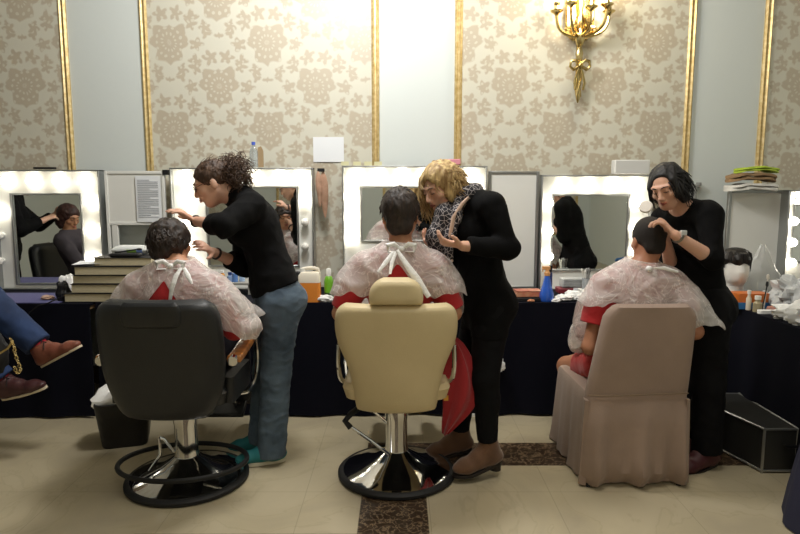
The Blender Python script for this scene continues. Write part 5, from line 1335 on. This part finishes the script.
cape(J,.024,-.0,lambda s_,fw: np.where(fw<.05,1.005,.86)+0*s_, [(((397,250,2.93),(406,264,2.90),(417,279,2.885),(429,297,2.87)),[.008,.014,.018,.012]),(((393,252,2.93),(386,262,2.90),(378,272,2.88)),[.007,.012,.006]),(((396,252,2.93),(392,262,2.90),(390,274,2.87)),[.007,.010,.006])],5,.75)

# client in the covered chair
J = dict(P=V(1.20,3.26,.60), W=V(1.205,3.23,.77), C=V(1.225,3.19,.95), N=V(1.25,3.19,1.11), H=at(648,241,3.22), F=V(-.10,.99,-.16), U=V(0,0,1),
  SL=V(1.06,3.19,1.005), EL=at(590,347,3.16), HL=V(1.03,3.42,.64), SR=V(1.42,3.19,1.005), ER=V(1.52,3.14,.78), HR=V(1.36,3.42,.63),
  hipL=V(1.10,3.30,.57), KL=at(567,366,3.74), AL=V(1.07,3.70,.09), hipR=V(1.31,3.30,.57), KR=V(1.38,3.74,.52), AR=V(1.38,3.69,.09), pf=V(0,1,0))
toes(J,(-.1,1,0),(.1,1,0)); J['UL']=J['UR']=V(0,0,1)
o = human('seated client with cropped hair and bare knee, plastic cape over a red t-shirt', J, M_skinC, False, 1.0, hands={'L':dict(n=V(0,0,-1)),'R':dict(n=V(0,0,-1))})
S = SDF(.006); torso(S,J,.010,1.02,female=False); sleeve(S,J,'L',.62,.026); sleeve(S,J,'R',.62,.022)
S.cut(J['N']+V(0,0,.02),(0,0,1)); garment(J,'red_tshirt',S,M_red,.004,10,27)
S = SDF(.007)
for sd in 'LR': S.cone(J['hip'+sd],lerp(J['hip'+sd],J['K'+sd],.45),.108,.092,k=.04,cap=(False,True))
S.cone(J['P'],J['P']+V(0,0,.05),.155,.145,k=.04,flat=((0,1,0),.74)); garment(J,'red_shorts',S,M_redshort,.006,12,28)
for sd in 'LR': shoe(J,sd,M_black,M_dsole,'shoe',.27,.02,0,.014)
S = hair_sdf(J,[((0,-.018,.036),(.0795,.100,.089)),((0,-.068,-.03),(.055,.034,.05))],[((0,.13,-.02),(.085,.085,.09),1),((0,-.05,-.068),(0,.15,-1))],h=.0045)
garment(J,'cropped_hair',S,M_buzz,.001,60,29)
cape(J,.024,.055,lambda s_,fw: np.where(s_>.06,np.where(fw<.02,.925,.60),np.where(s_<-.12,.82,.9)), [(((650,268,3.03),(664,268,3.03),(678,272,3.03)),[.007,.010,.006])],8)

# ---------------------------------------------------------------- people beyond the left edge (legs in the frame, bodies in the mirror)
J = dict(P=V(-2.90,3.42,.67), W=V(-2.99,3.42,.82), C=V(-3.05,3.42,.98), N=V(-3.08,3.42,1.12), H=V(-3.07,3.43,1.25), F=V(.8,.35,-.3), U=V(0,0,1),
  SL=V(-3.06,3.60,1.05), EL=V(-2.86,3.66,.82), HL=V(-2.64,3.56,.82), SR=V(-3.04,3.24,1.05), ER=V(-2.84,3.20,.82), HR=V(-2.62,3.32,.84),
  hipL=V(-2.85,3.52,.68), KL=at(-14,298,3.52), AL=at(44,350,3.50), hipR=V(-2.85,3.32,.66), KR=V(-2.46,3.34,.70), AR=at(6,384,3.38), pf=V(1,0,0))
J['TL']=unit(at(90,337,3.44)-at(36,366,3.50)); J['TR']=unit(at(60,378,3.3)-at(0,394,3.36))
o = human('seated person with crossed legs in blue jeans and brown lace-up shoes at the left edge', J, M_skinB, True, .95, h=.006, hands={'L':dict(n=V(0,0,-1)),'R':dict(n=V(0,0,-1))})
S = SDF(.008); torso(S,J,.012,1.0,female=True); sleeve(S,J,'L',1.8,.012); sleeve(S,J,'R',1.8,.012); S.cut(J['N']+V(0,0,.02),(0,0,1)); garment(J,'grey_cardigan',S,mat('grey_mauve_knit','3d373d',.9),.006,10,31)
for sd,mm,nm in (('L',M_bluejean,'jeans_leg'),('R',M_bluejean,'jeans_leg')):
    S = SDF(.006); leg(S,J,sd,.018,.90,r=(.092,.068,.056),calf=False); garment(J,nm,S,mm,.006,12,32)
M_brownshoe = mat('brown_leather','7a4534',.5,bump=.15,bscale=90); M_darkred = mat('dark_red_leather','3e1c1e',.5)
for sd,mm in (('L',M_brownshoe),('R',M_darkred)):
    so = shoe(J,sd,mm,mat('cream_welt','cdbfa4',.6),'shoe',.29,.035,0,.008,.042)
    a=J['A'+sd]; fd=unit(J['T'+sd]); sh=unit(J['K'+sd]-a); up=unit(sh-fd*(sh@fd)); sw=np.cross(fd,up)
    m=MB()
    for q in range(4):
        c=a+fd*(.045+.022*q)+up*(.022-.016*q)-J['base']
        m.tube([tuple(c-sw*.030-up*.016-fd*.006),tuple(c+up*.004),tuple(c+sw*.030-up*.016+fd*.006)],.0035,6)
        m.tube([tuple(c-sw*.030-up*.016+fd*.012),tuple(c+up*.004),tuple(c+sw*.030-up*.016-fd*.006)],.0035,6)
    c=a+fd*.045+up*.022-J['base']; m.tube([tuple(c),tuple(c+sw*.03+fd*.01+up*.02),tuple(c+sw*.05-up*.02)],.003,6); m.tube([tuple(c),tuple(c+sw*.02-fd*.01+up*.03),tuple(c+sw*.04-fd*.02)],.003,6)
    m.build('laces',mat('black_lace' if sd=='R' else 'dark_lace','1a1012',.6),so)
    m=MB(); m.tube([tuple(lerp(a,J['K'+sd],.02)-J['base']),tuple(lerp(a,J['K'+sd],.28)-J['base'])],.047,16); m.build('red_sock',mat('red_sock','a11a2c',.9),J['o'])
S = hair_sdf(J,[((0,-.022,.040),(.088,.108,.090)),((.055,-.03,-.04),(.04,.055,.075)),((-.055,-.03,-.04),(.04,.055,.075)),((0,-.08,-.05),(.07,.04,.08))],[((.0,.1,-.012),(.056,.07,.080),1)],h=.007)
garment(J,'hair',S,hairmat('hair_auburn','2a1613','46251e'),.008,22,34)
J = dict(P=V(-3.50,3.74,.95), W=V(-3.48,3.73,1.12), C=V(-3.45,3.71,1.30), N=V(-3.41,3.68,1.45), H=V(-3.33,3.64,1.58), F=V(.8,-.45,-.4), U=V(.2,0,1),
  SL=V(-3.36,3.86,1.38), EL=V(-3.28,3.84,1.16), HL=V(-3.18,3.64,1.24), SR=V(-3.53,3.55,1.38), ER=V(-3.36,3.42,1.18), HR=V(-3.22,3.38,1.28),
  hipL=V(-3.45,3.83,.92), KL=V(-3.44,3.82,.5), AL=V(-3.45,3.83,.1), hipR=V(-3.54,3.66,.92), KR=V(-3.53,3.60,.5), AR=V(-3.54,3.6,.1), pf=V(.85,-.5,0))
toes(J,(.85,-.5,0),(.85,-.5,0))
o = human('dark-haired person in black, arms stretched out over the client, seen in the leftmost mirror', J, M_skinA, True, 1.0, h=.006, hands={'L':dict(n=V(0,-.5,-.6)),'R':dict(n=V(0,.5,-.6))})
S = SDF(.008); torso(S,J,.014,1.05,female=True); sleeve(S,J,'L',1.8,.014); sleeve(S,J,'R',1.8,.014); S.cut(J['N']+V(0,0,.03),(0,0,1)); S.cut(V(0,0,.88),(0,0,-1)); garment(J,'black_sweater',S,M_blackknit,.006,10,36)
S = SDF(.008); torso(S,J,.008,1.0,female=False)
for sd in 'LR': leg(S,J,sd,.016,1.0,calf=False)
S.cut(V(0,0,1.0),(0,0,1)); garment(J,'trousers',S,M_legging,.005,12,37)
for sd in 'LR': shoe(J,sd,M_black,M_dsole,'shoe',.25,.03,0,.014)
S = hair_sdf(J,[((0,-.020,.038),(.086,.106,.090)),((0,-.08,-.04),(.06,.04,.06))],[((.0,.11,-.012),(.07,.07,.080),1),((0,-.05,-.08),(0,0,-1))],h=.007)
garment(J,'hair',S,M_hblack,.008,22,38)

# ---------------------------------------------------------------- red jacket hanging beside the cream chair, handbag at left
m = MB(); rings=[]
for px,py,Y_,w in ((447,335,3.16,.05),(452,350,3.14,.075),(457,366,3.12,.09),(460,384,3.11,.092),(461,400,3.11,.085),(456,414,3.12,.065),(449,426,3.13,.035),(444,435,3.14,.012)):
    c = at(px,py,Y_); rings.append([(c[0]+w*math.cos(a)*(1+.16*math.sin(5*a+py*.04)+.06*math.sin(11*a)),c[1]+.035*math.sin(a)*(1+.5*math.sin(4*a+py*.05)),c[2]) for a in [2*math.pi*k/40 for k in range(40)]])
m.loft(rings); jo = m.build('red_jacket', mat('dark_red_fabric','9c141c',.75,sheen=.3,bump=.2,bscale=90), origin=tuple(at(456,385,3.13)), sub=1); tag(jo,'red jacket hanging from the side of the cream barber chair','jacket')
c = at(446,398,3.07); m = MB(); m.box(tuple(c),(.012,.003,.013)); m.build('yellow_tag', mat('yellow_patch','dca23c',.6), jo, rel=tuple(at(456,385,3.13)))
q = at(2,352,3.22)
hb = crumple('handbag','black soft handbag with a gold chain at the left edge of the frame',(q[0]-.06,3.20,q[2]-.11),(.10,.06,.13),M_black,81,'handbag',amp=.15)
m = MB(); b_ = np.array(hb.location)
pts = [at(px,py,3.12)-b_ for px,py in ((10,338),(14,346),(15,354),(18,362),(21,370),(17,374),(14,366))]
for i in range(len(pts)-1):
    for k in range(3):
        p = lerp(pts[i],pts[i+1],(k+.5)/3); m.torus(tuple(p),.007,.0022,10,5,R=RX(1.57*(k%2))@RY(.6))
m.build('gold_chain', M_brass, hb)
m = MB(); m.tube([tuple(at(px,py,3.125)-b_) for px,py in ((-8,356),(0,353),(8,348),(12,342))],.006,6); m.build('gold_trim', M_brass, hb)
